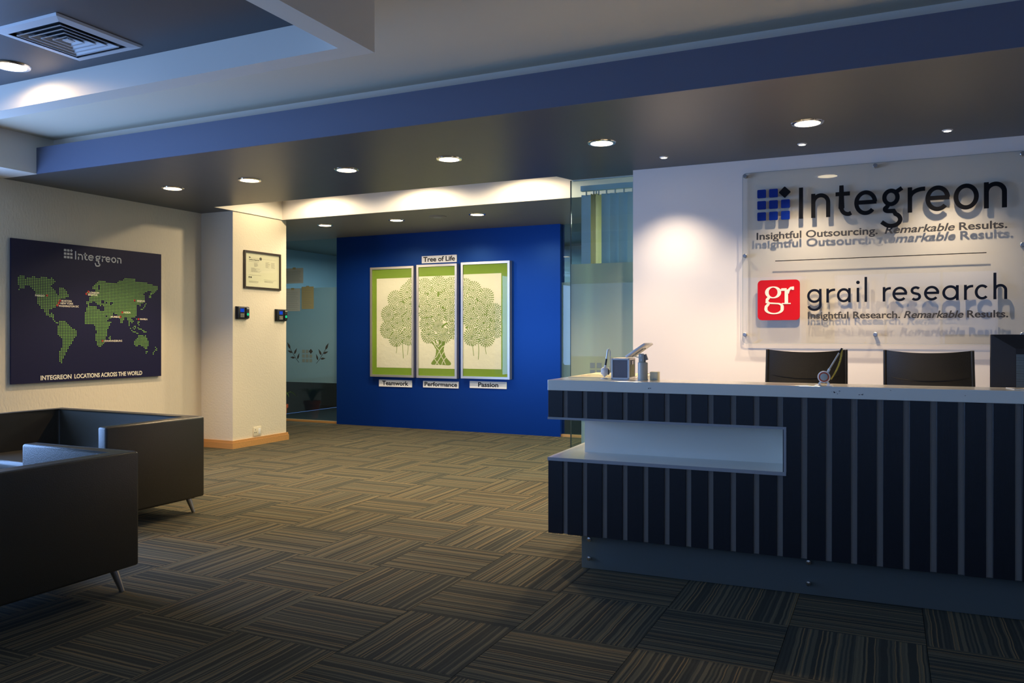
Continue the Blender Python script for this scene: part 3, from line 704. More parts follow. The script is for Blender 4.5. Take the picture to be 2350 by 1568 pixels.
for k in range(14):
    t_ = 2*PI*k/14; mb.flat([c3(-.035, .372, 0), c3(-.035+.022*math.cos(t_), .372+.02*math.sin(t_), 0), c3(-.035+.022*math.cos(t_+.3), .372+.02*math.sin(t_+.3), 0)])
mb.flat([c3(-.24, .128, 0), c3(-.225, .128, 0), c3(-.225, .15, 0), c3(-.24, .15, 0)]); mb.flat([c3(-.212, .13, 0), c3(-.19, .13, 0), c3(-.19, .148, 0), c3(-.212, .148, 0)])
mb.build('certificate_seals', M['ink'], ct)

def recorder(y, z, label):
    t = empty('fingerprint_recorder', (CX, y, z), label=label, cat='time clock', group='fingerprint recorders on the column')
    MB().box(0.0, 0.022, -.095, .095, -.075, .075).build('backplate', M['black_matte'], t)
    MB().box(0.020, 0.045, -.090, .092, -.068, .072).bevel(.008, 3).build('housing', M['black'], t, True)
    MB().box(0.044, 0.047, -.058, .002, .008, .050).build('screen', M['screen_blue'], t)
    mb = MB()
    for q in range(12):
        c_, r_ = q % 4, q//4; mb.box(0.044, 0.048, -.056+c_*.016, -.046+c_*.016, -.020-r_*.016, -.012-r_*.016)
    mb.build('keypad', M['grey_plastic'], t)
    MB().box(0.030, 0.056, .030, .082, -.066, .066).bevel(.006, 3).build('sensor_hood', M['black'], t, True)
    MB().cyl((0.054, .054, -.018), (0.059, .054, -.018), .017, seg=20).build('fingerprint_sensor', M['led_green'], t)
    MB().box(0.055, 0.0575, .036, .076, .045, .058).build('badge_strip', M['alu'], t)
recorder(7.335, 1.61, 'black fingerprint time recorder with blue screen, near the left edge of the column')
recorder(8.010, 1.595, 'black fingerprint time recorder with blue screen, at the right edge of the column')
t = empty('wall_socket', (CX, 7.60, 0.165), label='cream power socket with switch low on the column', cat='socket')
MB().box(0, .010, -.068, .068, -.055, .055).bevel(.003, 2).build('cover_plate', M['socket'], t, True)
mb = MB()
for y, z in ((-.035, .022), (-.048, -.012), (-.022, -.012)): mb.cyl((.0095, y, z), (.0105, y, z), .006, seg=12)
mb.build('pin_holes', M['black'], t)
MB().box(.009, .014, .015, .052, -.035, .035).bevel(.002, 2).build('rocker_switch', M['white_plastic'], t, True)

# ------------------------------------------------------------------ tree art and plaques on the blue wall
BY = 9.87
def art(x0, x1, z0, z1, sides, label):
    cx = (x0+x1)/2
    t = empty('framed_art', (cx, BY, z0), label=label, cat='picture', group='three framed tree panels'); w_ = (x1-x0)/2; h_ = z1-z0; f = .032
    mb = MB()
    for q in ((-w_, w_, 0, f), (-w_, w_, h_-f, h_), (-w_, -w_+f, f, h_-f), (w_-f, w_, f, h_-f)): mb.box(q[0], q[1], -.075, 0, q[2], q[3])
    mb.build('frame', M['alu'], t)
    MB().box(-w_+f-.002, w_-f+.002, -.058, -.01, f-.002, h_-f+.002).build('fabric_mount', M['green_mat'], t)
    l, r = sides; p0, p1 = -w_+f+(.075 if l else 0), w_-f-(.10 if r else 0)
    MB().box(p0, p1, -.060, -.0585, .135, h_-.165).build('paper_sheet', M['art_paper'], t)
    MB().box(-w_+f, w_-f, -.0685, -.067, f, h_-f).build('picture_glass', M['pic_glass'], t)
    return t, cx, z0, p0, p1
A = [art(-6.872, -6.128, .735, 2.330, (1, 0), 'left panel of the green leaf tree art in a metal frame'),
     art(-6.078, -5.424, .735, 2.340, (0, 0), 'middle panel of the green leaf tree art, with the woven trunk'),
     art(-5.360, -4.612, .742, 2.348, (0, 1), 'right panel of the green leaf tree art in a metal frame')]
def ax(cx): # crop column -> wall X, crop row -> Z on the plane just before the wall
    px = 840 + cx/4.611; u = (px-1175)/FPX; rx = -FS+FX*u; ry = FX+FS*u; t_ = (BY-.06)/ry; return rx*t_, t_
def aw(cx, cy):
    x, t_ = ax(cx); return x, H + (768-(570+cy/4.611))/FPX*t_
CL = [[(435,465),(497,405),(308,540),(468,590),(372,640),(240,700),(450,745),(332,790),(228,862),(320,948),(450,932)],
      [(618,410),(765,385),(900,400),(597,530),(705,535),(840,540),(940,530),(637,665),(770,705),(905,680),(650,800),(665,910),(765,822),(820,915),(925,862)],
      [(1045,412),(1135,445),(1265,520),(1098,590),(1200,640),(1358,680),(1112,745),(1245,790),(1370,852),(1120,935),(1272,945)]]
for k, (t, cx, z0, p0, p1) in enumerate(A):
    mb = MB(); off = Vector((cx, BY, z0))
    def put(pts, q=0.0): mb.flat([Vector((x, BY-.0610-q, z)) - off for x, z in pts])
    for ci, (a, b) in enumerate(CL[k]):
        X_, Z_ = aw(a, b); R_ = 0.120 if (a, b) != (765, 822) else 0.080
        ph = random.uniform(0, 6)
        for ri, (rr, nn, ln, wd) in enumerate(((.13, 6, .22, .062), (.34, 12, .24, .066), (.56, 17, .25, .072), (.78, 22, .26, .078), (.99, 25, .27, .080))):
            for q in range(nn):
                th = ph + 2*PI*q/nn + rr*2.1; jit = random.uniform(-.03, .03)
                r0 = (rr-ln/2+jit)*R_; r1 = (rr+ln/2+jit)*R_; rm = (r0+r1)/2-.1*(r1-r0); d_ = (math.cos(th), math.sin(th)); n_ = (-d_[1], d_[0])
                x1_, z1_ = X_+d_[0]*rm, Z_+d_[1]*rm
                if not (cx+p0+.008 < x1_ < cx+p1-.008): continue
                # keep the nearest cluster only so neighbouring crowns do not overlap
                if any(math.hypot(x1_-aw(*c2)[0], z1_-aw(*c2)[1]) < math.hypot(x1_-X_, z1_-Z_)-.004 for c2 in CL[k] if c2 != (a, b)): continue
                wv = wd*R_*.80
                rk = (r0+r1)/2+.22*(r1-r0); x2_, z2_ = X_+d_[0]*rk, Z_+d_[1]*rk; wk = wv*.75
                put([(X_+d_[0]*r0, Z_+d_[1]*r0), (x1_+n_[0]*wv, z1_+n_[1]*wv), (x2_+n_[0]*wk, z2_+n_[1]*wk), (X_+d_[0]*r1, Z_+d_[1]*r1), (x2_-n_[0]*wk, z2_-n_[1]*wk), (x1_-n_[0]*wv, z1_-n_[1]*wv)], ci*.0003+ri*.00005)
    mb.build('leaf_print', M['art_leaf'], t)
    mb = MB()
    def st(pts, w, m_=None): stroke(mb, [aw(*p) for p in pts], w, lambda x, z, d: Vector((x, BY-.0603-d, z)) - off, 0.0004)
    if k == 0:
        st([(322, 1008), (327, 1050), (321, 1110)], .007); st([(386, 990), (390, 1085), (396, 1165)], .009); st([(447, 1018), (445, 1075), (437, 1130)], .007); st([(492, 830), (503, 838)], .03); st([(385, 550), (398, 580)], .015); st([(413, 845), (400, 872)], .012)
    if k == 2:
        st([(1127, 1018), (1132, 1075), (1141, 1140)], .008); st([(1190, 992), (1194, 1085), (1188, 1178)], .009); st([(1265, 1010), (1262, 1060), (1272, 1120)], .007); st([(1052, 842), (1078, 835)], .025); st([(1160, 845), (1172, 870)], .012); st([(1172, 540), (1178, 560)], .012)
    if k == 1:
        def poly(pts): mb.flat([Vector((x, BY-.0606, z)) - off for x, z in [aw(*p) for p in pts]])
        poly([(740,1100),(826,1092),(838,1135),(856,1165),(893,1205),(901,1222),(893,1237),(868,1240),(790,1234),(700,1233),(688,1222),(695,1205),(722,1170),(738,1130)])
        poly([(722,945),(742,985),(778,1040),(828,1040),(822,1070),(826,1092),(740,1100),(734,1065),(718,1030),(678,985),(716,1000),(732,1020)])
        poly([(768,972),(788,975),(795,1040),(770,1040)]); poly([(806,985),(840,988),(828,1040),(792,1040)])
        st([(763, 460), (764, 508)], .03); st([(652, 472), (660, 490)], .022); st([(820, 618), (808, 638)], .025); st([(803, 840), (820, 815), (862, 790)], .026); st([(846, 745), (850, 776)], .012)
    mb.build('branch_print', M['art_leaf'], t)
    if k == 1:
        mb = MB()
        def st2(pts, w=.0095): stroke(mb, [aw(*p) for p in pts], w, lambda x, z, d: Vector((x, BY-.0608-d, z)) - off, 0.0004)
        st2([(718,1000),(742,1045),(775,1085),(795,1140),(822,1185),(842,1232)]); st2([(838,1030),(808,1042),(775,1090),(745,1150),(722,1165)]); st2([(738,1062),(738,1100),(722,1165),(745,1200),(778,1238)])
        st2([(826,1092),(795,1140),(765,1190),(735,1232)]); st2([(850,1150),(830,1175),(808,1210),(802,1238)]); st2([(700,985),(735,1010),(770,1040),(800,1000)]); st2([(745,990),(765,1050)], .007)
        mb.build('trunk_weave', M['art_paper'], t)
def plaque(x0, x1, z0, z1, body, label, tx0, tx1, cap=.052):
    cx = (x0+x1)/2; t = empty('wall_plaque', (cx, BY, z0), label=label, cat='plaque', group='white plaques on the blue wall')
    MB().box(x0-cx, x1-cx, -.014, 0, 0, z1-z0).build('plate', M['plaque'], t)
    text_mesh('lettering', body, tx0-cx, tx1-cx, (z1-z0-cap)/2+.004, M['ink'], lambda x, z, d: (x, -.0148, z), t, off=.028, cap=cap)
plaque(-6.027, -5.459, 2.366, 2.468, 'Tree of Life', 'white plaque reading Tree of Life above the middle panel', -6.0, -5.485, .066)
plaque(-6.757, -6.195, .590, .690, 'Teamwork', 'white plaque reading Teamwork under the left panel', -6.70, -6.25, .062)
plaque(-6.005, -5.431, .596, .690, 'Performance', 'white plaque reading Performance under the middle panel', -5.98, -5.45, .058)
plaque(-5.252, -4.689, .610, .705, 'Passion', 'white plaque reading Passion under the right panel', -5.12, -4.81, .060)

# papers taped on the far glass
def sheet(x0, x1, z0, z1, m, label):
    cx = (x0+x1)/2; t = empty('taped_sheet', (cx, 9.921, z0), label=label, cat='paper', group='sheets taped to the glass')
    MB().box(x0-cx, x1-cx, -.002, -.0005, 0, z1-z0).build('page', m, t)
    mb = MB()
    for k in range(10): mb.box(x0-cx+.03, x1-cx-.03-random.uniform(0, .06), -.0024, -.002, .03+k*(z1-z0-.06)/10, .033+k*(z1-z0-.06)/10)
    mb.build('text_lines', M['film_dark'], t)
    MB().box(-.03, .03, -.0032, -.0026, z1-z0-.02, z1-z0+.012).build('tape', M['olive_paper'], t)
sheet(-8.56, -8.204, 2.147, 2.384, M['grey_paper'], 'wide grey sheet taped highest on the left glass beside the column')
sheet(-8.56, -8.264, 1.715, 2.066, M['grey_paper'], 'pale grey sheet taped on the left glass, lower and against the column')
sheet(-8.236, -8.002, 1.745, 2.090, M['olive_paper'], 'olive brown sheet taped on the left glass, rightmost')

# plant behind the column
t = empty('potted_plant', (-8.36, 9.55, 0), label='leafy plant in a terracotta pot, half hidden behind the column', cat='plant')
MB().lathe([(.09, 0), (.12, .24), (.135, .24), (.135, .29), (.12, .29), (.11, .26)], seg=28).build('pot', M['terracotta'], t, True)
MB().cyl((0, 0, .25), (0, 0, .265), .11).build('soil', M['soil'], t)
for k in range(11):
    a_ = 2*PI*k/11 + random.uniform(-.2, .2); L_ = random.uniform(.18, .30); mb = MB(); prev = None; rows = []
    for q in range(7):
        s_ = q/6; r_ = L_*s_; z_ = .26 + .26*math.sin(s_*2.2)*random.uniform(.95, 1.0) - .05*s_; wd = .022*math.sin(PI*min(1, s_*.9+.1))+.002
        c_, n_ = (r_*math.cos(a_), r_*math.sin(a_)), (-math.sin(a_), math.cos(a_))
        rows.append([mb.bm.verts.new((c_[0]+n_[0]*wd, c_[1]+n_[1]*wd, z_)), mb.bm.verts.new((c_[0], c_[1], z_-.006)), mb.bm.verts.new((c_[0]-n_[0]*wd, c_[1]-n_[1]*wd, z_))])
    for q in range(6):
        for e in (0, 1): mb.bm.faces.new((rows[q][e], rows[q][e+1], rows[q+1][e+1], rows[q+1][e]))
    mb.build('leaf', M['leaf'], t, True)

# ------------------------------------------------------------------ sofas
def make_sofa(name, label):
    W, D, T, Ht, F = .83, .84, .085, .73, .125
    r = empty(name, label=label, cat='sofa', group='low charcoal leather sofas')
    # origin at floor, x centred, back at y=0, front at y=-D
    def pan(nm, x0, x1, y0, y1, z0, z1, bev=.016): return MB().box(x0, x1, y0, y1, z0, z1).bevel(bev, 4).build(nm, M['leather'], r, True)
    # one upholstered U, cut along the mitres into backrest and two arms
    for nm, cuts in (('backrest', [((W, 0, 0), (1, -1, 0)), ((-W, 0, 0), (-1, -1, 0))]), ('arm', [((W, 0, 0), (-1, 1, 0))]), ('arm', [((-W, 0, 0), (1, 1, 0))])):
        mb = MB(); mb.prism([(-W, -D), (-W+T, -D), (-W+T, -T), (W-T, -T), (W-T, -D), (W, -D), (W, 0), (-W, 0)], F, Ht); mb.bevel(.016, 4)
        for co, no in cuts:
            n_ = Vector(no).normalized()
            r_ = bmesh.ops.bisect_plane(mb.bm, geom=list(mb.bm.verts)+list(mb.bm.edges)+list(mb.bm.faces), plane_co=co, plane_no=n_, clear_outer=True)
            bmesh.ops.holes_fill(mb.bm, edges=[e_ for e_ in r_['geom_cut'] if isinstance(e_, bmesh.types.BMEdge) and e_.is_boundary], sides=0)
        mb.build(nm, M['leather'], r, True)
    pan('seat_base', -W+T-.004, W-T+.004, -D+.02, -T+.004, F, .30)
    for s in (-1, 1):
        x0, x1 = (-W+T+.004, -.003) if s < 0 else (.003, W-T-.004)
        c = MB().box(x0, x1, -D+.015, -T-.002, .295, .43).bevel(.03, 4).build('seat_cushion', M['leather'], r, True)
    mb = MB(); e = .004    # welted seams along the top rims
    for x in (-W+.014, W-.014): mb.tube([(x, -D+.02, Ht-.002), (x, -.014, Ht-.002)], .0028, 6)
    mb.tube([(-W+.014, -.014, Ht-.002), (W-.014, -.014, Ht-.002)], .0028, 6)
    for x in (-W+T-.012, W-T+.012): mb.tube([(x, -D+.02, Ht-.002), (x, -T, Ht-.002)], .0022, 6)
    mb.tube([(-W+T, -T+.012, Ht-.002), (W-T, -T+.012, Ht-.002)], .0022, 6)
    mb.build('piping', M['seam'], r)
    MB().box(-W+.05, W-.05, -D+.05, -.05, F-.012, F+.004).build('underside_lining', M['black_matte'], r)
    for sx in (-1, 1):
        for y, dy in ((-.068, .030), (-D+.07, -.030)):
            MB().tube([(sx*(W-.105), y, F), (sx*(W-.075), y+dy, 0)], 0, 16, rs=[.022, .013]).build('leg', M['steel'], r, True)
    return r
s1 = make_sofa('leather_sofa', 'low boxy charcoal leather sofa facing the camera, below the world map poster')
s1.location = (-5.53, 4.56, 0); s1.rotation_euler = (0, 0, math.radians(-1))
s2 = copy_tree(s1); s2['label'] = 'nearest charcoal leather sofa, cut by the left edge, seen from behind'
s2.location = (-3.605, 2.205, 0); s2.rotation_euler = (0, 0, -PI/2)

# ------------------------------------------------------------------ reception desk
ANG = math.radians(1.8)
dk = empty('reception_desk', (-1.785, 4.31, 0), ANG, label='long reception desk with white counter, navy vertical boards and a cut-out shelf', cat='desk')
UL = 3.3
def ell(mb, z0, z1, v0, v1=.25, u0=0.0, uw=.42, vw=.95, u1=UL): mb.prism([(u0, v0), (u1, v0), (u1, v1), (uw, v1), (uw, vw), (u0, vw)], z0, z1); return mb
ell(MB(), 1.027, 1.088, -.004).bevel(.003, 2).build('counter_top', M['laminate'], dk)
mb = MB(); rnd = random.Random(11)   # chipped paint on the counter edge
for u_, z_, n_, sp in ((1.545, 1.058, 9, .022), (1.665, 1.052, 5, .012), (1.80, 1.075, 2, .004), (2.12, 1.060, 1, .002), (.60, 1.055, 3, .006)):
    for q in range(n_):
        a_, b_, r_ = u_+rnd.uniform(-sp, sp), z_+rnd.uniform(-sp, sp)*.35, rnd.uniform(.001, .0032)
        mb.flat([(a_+r_*math.cos(t_)*1.5, -.0043, b_+r_*math.sin(t_)*rnd.uniform(.5, 1)) for t_ in (0, 1.05, 2.1, 3.15, 4.2, 5.2)])
mb.build('chip_marks', M['frame_dark'], dk)['kind'] = 'stuff'
mb = ell(MB(), .873, 1.027, .012, .28); mb.build('upper_body', M['groove'], dk)
mb = MB(); mb.prism([(0, -.002), (1.312, -.002), (1.312, .28), (.42, .28), (.42, .95), (0, .95)], .860, .873); mb.build('band_underside', M['lam_edge'], dk)
mb = MB(); mb.prism([(.134, .28), (1.31, .28), (1.31, .31), (.42, .31), (.42, .95), (.134, .95)], .64, .860); mb.build('recess_panel', M['laminate'], dk)
MB().box(1.303, 1.31, .0, .28, .64, .86).build('recess_side', M['laminate'], dk)
mb = MB(); mb.prism([(0, .0), (1.303, 0), (1.303, .3), (.42, .3), (.42, .95), (0, .95)], .632, .640); mb.build('shelf_top', M['laminate'], dk)
MB().box(0, 1.312, -.003, .0, .621, .640).build('shelf_edge', M['lam_edge'], dk)
MB().box(1.300, 1.313, -.003, .012, .640, .873).build('recess_edge', M['lam_edge'], dk)
mb = MB(); mb.prism([(0, .012), (1.31, .012), (1.31, .28), (.42, .28), (.42, .95), (0, .95)], .202, .631); mb.build('lower_body', M['groove'], dk)
MB().box(1.31, UL, .012, .28, .202, .8735).build('side_body', M['groove'], dk)
k = 0; proto = {}
while True:
    u = .003 + .1175*k
    if u + .089 > UL: break
    rows = [(.202, .621), (.873, 1.027)] if u < 1.25 else [(.202, 1.027)]
    for z0, z1 in rows:
        key = (z0, z1)
        if key not in proto:
            proto[key] = MB().box(0, .089, 0, .0118, z0, z1).bevel(.0012, 1).build('front_board', M['navy'], dk); o = proto[key]
        else: o = proto[key].copy(); col.objects.link(o)
        o.location = (u, 0, random.uniform(-.0015, .0015))
    k += 1
MB().box(.245, UL-.1, .15, .26, 0, .202).build('plinth', M['plinth'], dk)
MB().box(.184, UL-.1, .07, .079, .003, .2).build('skirt_glass', M['skirt'], dk)
for u in (.232, 1.417, 2.6):
    for z in (.062, .172):
        o = MB().lathe([(.004, .08), (.006, .07), (.0125, .069), (.0135, .060), (.012, .052), (.002, .050)], seg=20, axis='y').build('standoff_knob', M['chrome'], dk, True); o.location = (u, 0, z)
MB().box(.6, UL, .285, .95, .72, .75).build('work_surface', M['laminate'], dk)
MB().box(.62, .65, .285, .93, 0, .72).build('support_panel', M['laminate'], dk); MB().box(UL-.05, UL-.02, .285, .93, 0, .72).build('support_panel', M['laminate'], dk)

E_ = Vector((math.cos(ANG), math.sin(ANG), 0)); V_ = Vector((-E_.y, E_.x, 0)); D0 = Vector((-1.785, 4.31, 0))
def onDesk(u, v, z=1.0882): return tuple(D0 + E_*u + V_*v + Vector((0, 0, z)))

# desk items
t = empty('desk_mat', onDesk(.02, .30), ANG, label='thin printed sheet mat lying at the left end of the counter', cat='mat')
MB().box(0, .36, 0, .60, 0, .0035).build('mat_board', M['ivory'], t)
mb = MB(); rnd = random.Random(5)
for q in range(8):
    a = rnd.uniform(.03, .28); b = rnd.uniform(.05, .5); mb.box(a, a+.08, b, b+.03, .0036, .004)
mb.build('mat_print', M['art_leaf'], t)
mb = MB()
for q in range(5):
    a = rnd.uniform(.03, .28); b = rnd.uniform(.05, .5); mb.box(a, a+.06, b, b+.015, .0036, .0041)
mb.build('mat_red_print', M['orange'], t)

def pen_stand(u, v, rz, label, big):
    t = empty('pen_stand', onDesk(u, v), rz, label=label, cat='pen holder', group='white pen stands on the counter')
    mb = MB()
    if big:   # seen from the front: ring on two feet
        for s in (-1, 1):
            mb.tube([(s*.008, 0, .030), (s*.020, 0, .012), (s*.026, 0, .004)], .0055, 10); mb.lathe([(.017, 0), (.017, .002), (.012, .004), (.004, .0045)], (s*.028, 0, 0), 18)
        mb.build('feet', M['white_plastic'], t, True)
        MB().lathe([(.006, .018), (.024, .014), (.030, .004), (.031, -.006), (.0295, -.011), (.026, -.012)], (0, 0, .044), 30, 'y').build('ball_body', M['white_plastic'], t, True)
        MB().lathe([(.025, -.012), (.025, -.0135), (.019, -.0135)], (0, 0, .044), 30, 'y').build('accent_ring', M['orange'], t, True)
        MB().lathe([(.0185, -.0125), (.0185, -.0145), (.012, -.016), (.002, -.016)], (0, 0, .044), 26, 'y').build('centre_disc', M['grey_plastic'], t, True)
        MB().tube([(.018, 0, .068), (.026, 0, .086)], .0065, 10).build('pen_socket', M['white_plastic'], t, True)
        MB().tube([(.024, 0, .082), (.072, 0, .168), (.086, 0, .192)], 0, 10, rs=[.0045, .0045, .003]).build('pen', M['alu'], t, True)
        MB().tube([(.072, 0, .168), (.086, 0, .192)], .0049, 10).build('pen_cap', M['letter_navy'], t, True)
        pts = []
        for q in range(180):
            s_ = q/179; bx = .086 - .052*s_ + .012*math.sin(s_*PI); bz = .190 - .158*s_; a_ = q*1.05; pts.append((bx + .0042*math.cos(a_), .004*math.sin(a_), bz))
        MB().tube(pts, .0013, 5).build('coiled_cord', M['yellow'], t, True)
    else:
        mb.tube([(0, 0, .026), (-.003, 0, .010)], .006, 10); mb.lathe([(.024, 0), (.024, .002), (.018, .005), (.004, .006)], (0, 0, 0), 22)
        mb.build('foot', M['white_plastic'], t, True)
        MB().lathe([(.004, -.022), (.016, -.021), (.024, -.012), (.027, 0), (.026, .010), (.020, .020)], (.0, 0, .043), 28, 'x').build('ball_body', M['white_plastic'], t, True)
        MB().lathe([(.021, .0195), (.021, .024), (.015, .025)], (.0, 0, .043), 24, 'x').build('dark_ring', M['black'], t, True)
        MB().lathe([(.0145, .022), (.0145, .027), (.004, .029)], (.0, 0, .043), 24, 'x').build('centre_disc', M['ivory'], t, True)
        MB().tube([(.002, 0, .066), (.006, 0, .080)], .0075, 10).build('pen_socket', M['white_plastic'], t, True)
        MB().tube([(.005, 0, .078), (.011, 0, .118)], .0058, 10).build('pen_grip', M['frame_dark'], t, True)
        MB().tube([(.011, 0, .118), (.019, 0, .172)], .005, 10).build('pen', M['alu'], t, True)
        MB().tube([(.019, 0, .170), (.026, 0, .178), (.032, 0, .165), (.033, 0, .10), (.033, 0, .04), (.022, 0, .022)], .003, 8).build('cord', M['white_plastic'], t, True)
pen_stand(.272, .235, ANG+.3, 'white ball-shaped pen stand seen side-on, left of the aluminium case', False)
pen_stand(1.492, .065, ANG, 'white pen stand with orange ring and yellow coiled cord before the left chair', True)

t = empty('aluminium_case', onDesk(.322, .20), ANG+.05, label='small aluminium-edged case with grey panel on the counter', cat='case')
MB().box(.003, .105, .003, .167, .001, .118).build('body_panel', M['case_grey'], t)
MB().box(.1045, .1065, .03, .150, .012, .085).build('side_panel', M['case_olive'], t)
mb = MB()
for x in (0, .098):
    for y in (0, .16): mb.box(x, x+.010, y, y+.010, 0, .120)
for z in (0, .112): mb.box(0, .108, 0, .008, z, z+.01); mb.box(0, .108, .162, .170, z, z+.01); mb.box(0, .008, 0, .17, z, z+.01); mb.box(.100, .108, 0, .17, z, z+.01)
mb.bevel(.0012, 1); mb.build('metal_edging', M['alu'], t)
MB().box(.004, .104, .004, .166, .118, .124).bevel(.002, 2).build('lid', M['alu'], t, True)
MB().box(.1065, .110, .07, .095, .085, .105).build('latch', M['steel'], t)

t = empty('tablet_terminal', onDesk(.515, .185), ANG, label='tilted tablet on a short grey pole beside the aluminium case', cat='tablet')
MB().lathe([(.030, 0), (.030, .004), (.0285, .006), (.0285, .100), (.022, .103), (.004, .103)], seg=30).build('pole', M['grey_plastic'], t, True)
MB().box(-.022, .010, -.015, -.009, .100, .152).bevel(.003, 2).build('bracket', M['grey_plastic'], t, True)
MB().box(-.022, .014, .009, .015, .100, .146).bevel(.003, 2).build('bracket', M['grey_plastic'], t, True)
MB().box(-.012, .026, -.009, .009, .108, .142).rot(Matrix.Translation((0, 0, .125)) @ Matrix.Rotation(-.35, 4, 'Y') @ Matrix.Translation((0, 0, -.125))).build('hinge_block', M['groove'], t)
mb = MB()
for x, z in ((-.008, .140), (-.004, .116)): mb.cyl((x, -.0175, z), (x, -.0145, z), .0045, seg=12)
mb.build('bolts', M['steel'], t, True)
R_ = Matrix.Translation((-.042, .085, .170)) @ Matrix.Rotation(-.60, 4, 'Y')
MB().box(-.068, .068, -.100, .100, -.007, .007).bevel(.003, 2).rot(R_).build('tablet', M['white_plastic'], t, True)
MB().box(-.060, .060, -.090, .090, .0072, .008).rot(R_).build('screen', M['black'], t)
MB().box(-.050, .030, -.030, .040, -.014, -.007).rot(R_).build('mount_plate', M['grey_plastic'], t)
MB().tube([(-.045, .0, .150), (-.050, -.01, .137), (-.030, -.012, .132), (-.012, -.008, .128)], .0028, 8).build('cable', M['ivory'], t, True)
t = empty('card_reader_box', onDesk(.555, .185), ANG, label='small ivory plastic box behind the grey tablet pole', cat='box')
MB().box(0, .046, 0, .06, 0, .048).bevel(.003, 2).build('casing', M['ivory'], t, True)
MB().box(.018, .040, -.004, 0, .004, .010).build('port', M['grey_plastic'], t)

# monitor on the work surface behind the counter
t = empty('computer_monitor', (.80, 5.02, .76), ANG, label='black computer monitor seen from behind at the right edge', cat='monitor')
MB().box(-.30, .30, -.02, .012, .255, .600).bevel(.004, 2).build('screen_housing', M['black'], t)
mb = MB(); pr = [(-.30, .600), (.30, .600), (.30, .255), (-.30, .255)]; inn = [(-.19, .525), (.19, .525), (.19, .285), (-.19, .285)]
for k in range(4):
    j = (k+1) % 4; mb.flat([(pr[k][0]*.99, -.0205, .4275+(pr[k][1]-.4275)*.99), (pr[j][0]*.99, -.0205, .4275+(pr[j][1]-.4275)*.99), (inn[j][0], -.055, inn[j][1]), (inn[k][0], -.055, inn[k][1])])
mb.flat([(x, -.055, z) for x, z in inn]); mb.build('rear_shell', M['black_matte'], t)
mb = MB()
for k in range(34): mb.box(-.188, -.150, -.0575, -.0552, .300+k*.0058, .3028+k*.0058)
mb.build('vent_slots', M['plinth'], t)
MB().box(-.285, .285, .0122, .0135, .275, .585).build('screen', M['black'], t)
MB().box(-.04, .04, -.07, -.045, .01, .42).bevel(.004, 2).build('stand_neck', M['black'], t); MB().box(-.14, .14, -.15, .08, -.0, .014).bevel(.004, 2).build('stand_base', M['black'], t)
t.location.z = .7505
# folded papers at the right end of the counter
t = empty('magazine', onDesk(2.33, .06), ANG+.12, label='glossy printed leaflet lying flat on the counter below the monitor', cat='paper')
MB().box(0, .21, 0, .13, 0, .004).build('cover', M['paper'], t)
mb = MB(); rnd = random.Random(9)
for q in range(7): a = rnd.uniform(.01, .16); b = rnd.uniform(.01, .1); mb.box(a, a+.035, b, b+.02, .0041, .0045)
mb.build('cover_print', M['frame_dark'], t)

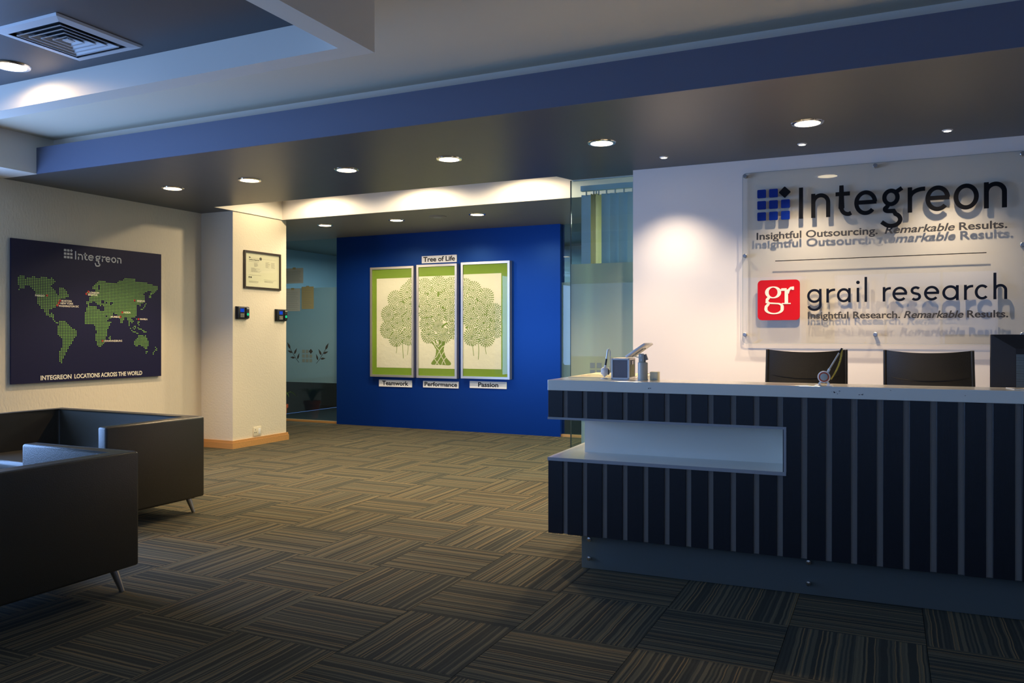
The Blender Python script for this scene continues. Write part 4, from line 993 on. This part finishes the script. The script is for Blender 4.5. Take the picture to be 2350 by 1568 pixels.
# ------------------------------------------------------------------ office chairs behind the desk
def make_chair(label):
    r = empty('office_chair', label=label, cat='chair', group='black office chairs behind the desk')
    W = .265; mb = MB(); nx, nz = 14, 16
    # padded backrest, concave from side to side; front faces +y (towards the wall), seen from its rear
    def pt_(i, j, side):
        x = -W + 2*W*i/nx; z = .52 + .71*j/nz; s = (x/W)
        taper = 1 - .05*(j/nz)
        top = .018*s*s if j == nz else (.018*s*s*(j/nz)**4)
        y = .055*(1-s*s)*-1 + .16*((z-.52)/.71)**2*-1*0.4
        th = .045 - .012*s*s
        pad = .010*math.sin(j/nz*PI*3)**2
        return (x*taper, y + (-th/2-pad*.3 if side == 0 else th/2+pad), z + top)
    g = [[[mb.bm.verts.new(pt_(i, j, s)) for j in range(nz+1)] for i in range(nx+1)] for s in (0, 1)]
    for s in (0, 1):
        for i in range(nx):
            for j in range(nz): mb.bm.faces.new((g[s][i][j], g[s][i+1][j], g[s][i+1][j+1], g[s][i][j+1]))
    for i in range(nx): mb.bm.faces.new((g[0][i][nz], g[0][i+1][nz], g[1][i+1][nz], g[1][i][nz])); mb.bm.faces.new((g[0][i][0], g[1][i][0], g[1][i+1][0], g[0][i+1][0]))
    for j in range(nz): mb.bm.faces.new((g[0][0][j], g[0][0][j+1], g[1][0][j+1], g[1][0][j])); mb.bm.faces.new((g[0][nx][j], g[1][nx][j], g[1][nx][j+1], g[0][nx][j+1]))
    mb.build('backrest', M['chair'], r, True)
    mb = MB()
    for s in (-1, 1): mb.tube([pt_(0 if s < 0 else nx, j, 0) for j in range(nz+1)], .011, 8)
    mb.build('side_piping', M['chair'], r, True)
    mb = MB(); mb.tube([(pt_(i, 12, 0)[0]*.96, pt_(i, 12, 0)[1]-.003, 1.075 - .028*(1-(2*i/nx-1)**2)) for i in range(nx+1)], .0035, 6); mb.build('stitched_seam', M['seam'], r, True)
    MB().box(-.25, .25, .0, .48, .43, .52).bevel(.035, 4).build('seat', M['chair'], r, True)
    for s in (-1, 1):
        MB().tube([(s*.26, .06, .47), (s*.30, .05, .50), (s*.30, .04, .66), (s*.30, .10, .69), (s*.30, .33, .69), (s*.30, .36, .64), (s*.30, .34, .50), (s*.26, .32, .47)], .014, 10).build('armrest', M['black'], r, True)
    MB().cyl((0, .22, .10), (0, .22, .43), .028, .022).build('gas_column', M['chrome'], r, True)
    for k in range(5):
        a = 2*PI*k/5 + .3; e = (.30*math.cos(a), .22+.30*math.sin(a))
        l = MB().tube([(0, .22, .13), (e[0]*.5, .22+(e[1]-.22)*.5, .10), (e[0], e[1], .075)], 0, 10, rs=[.03, .024, .016]).build('base_leg', M['black'], r, True)
        MB().lathe([(.006, -.014), (.026, -.012), (.028, 0), (.026, .012), (.006, .014)], (e[0], e[1], .0285), 18, 'x').build('caster', M['black_matte'], l, True)
    return r
c1 = make_chair('black leather office chair behind the desk, left of the two')
c1.location = (-.515, 5.90, 0); c1.rotation_euler = (0, 0, math.radians(9))
c2 = copy_tree(c1); c2['label'] = 'black leather office chair behind the desk, right of the two, next to the monitor'
c2.location = (.245, 5.92, 0); c2.rotation_euler = (0, 0, math.radians(-8))
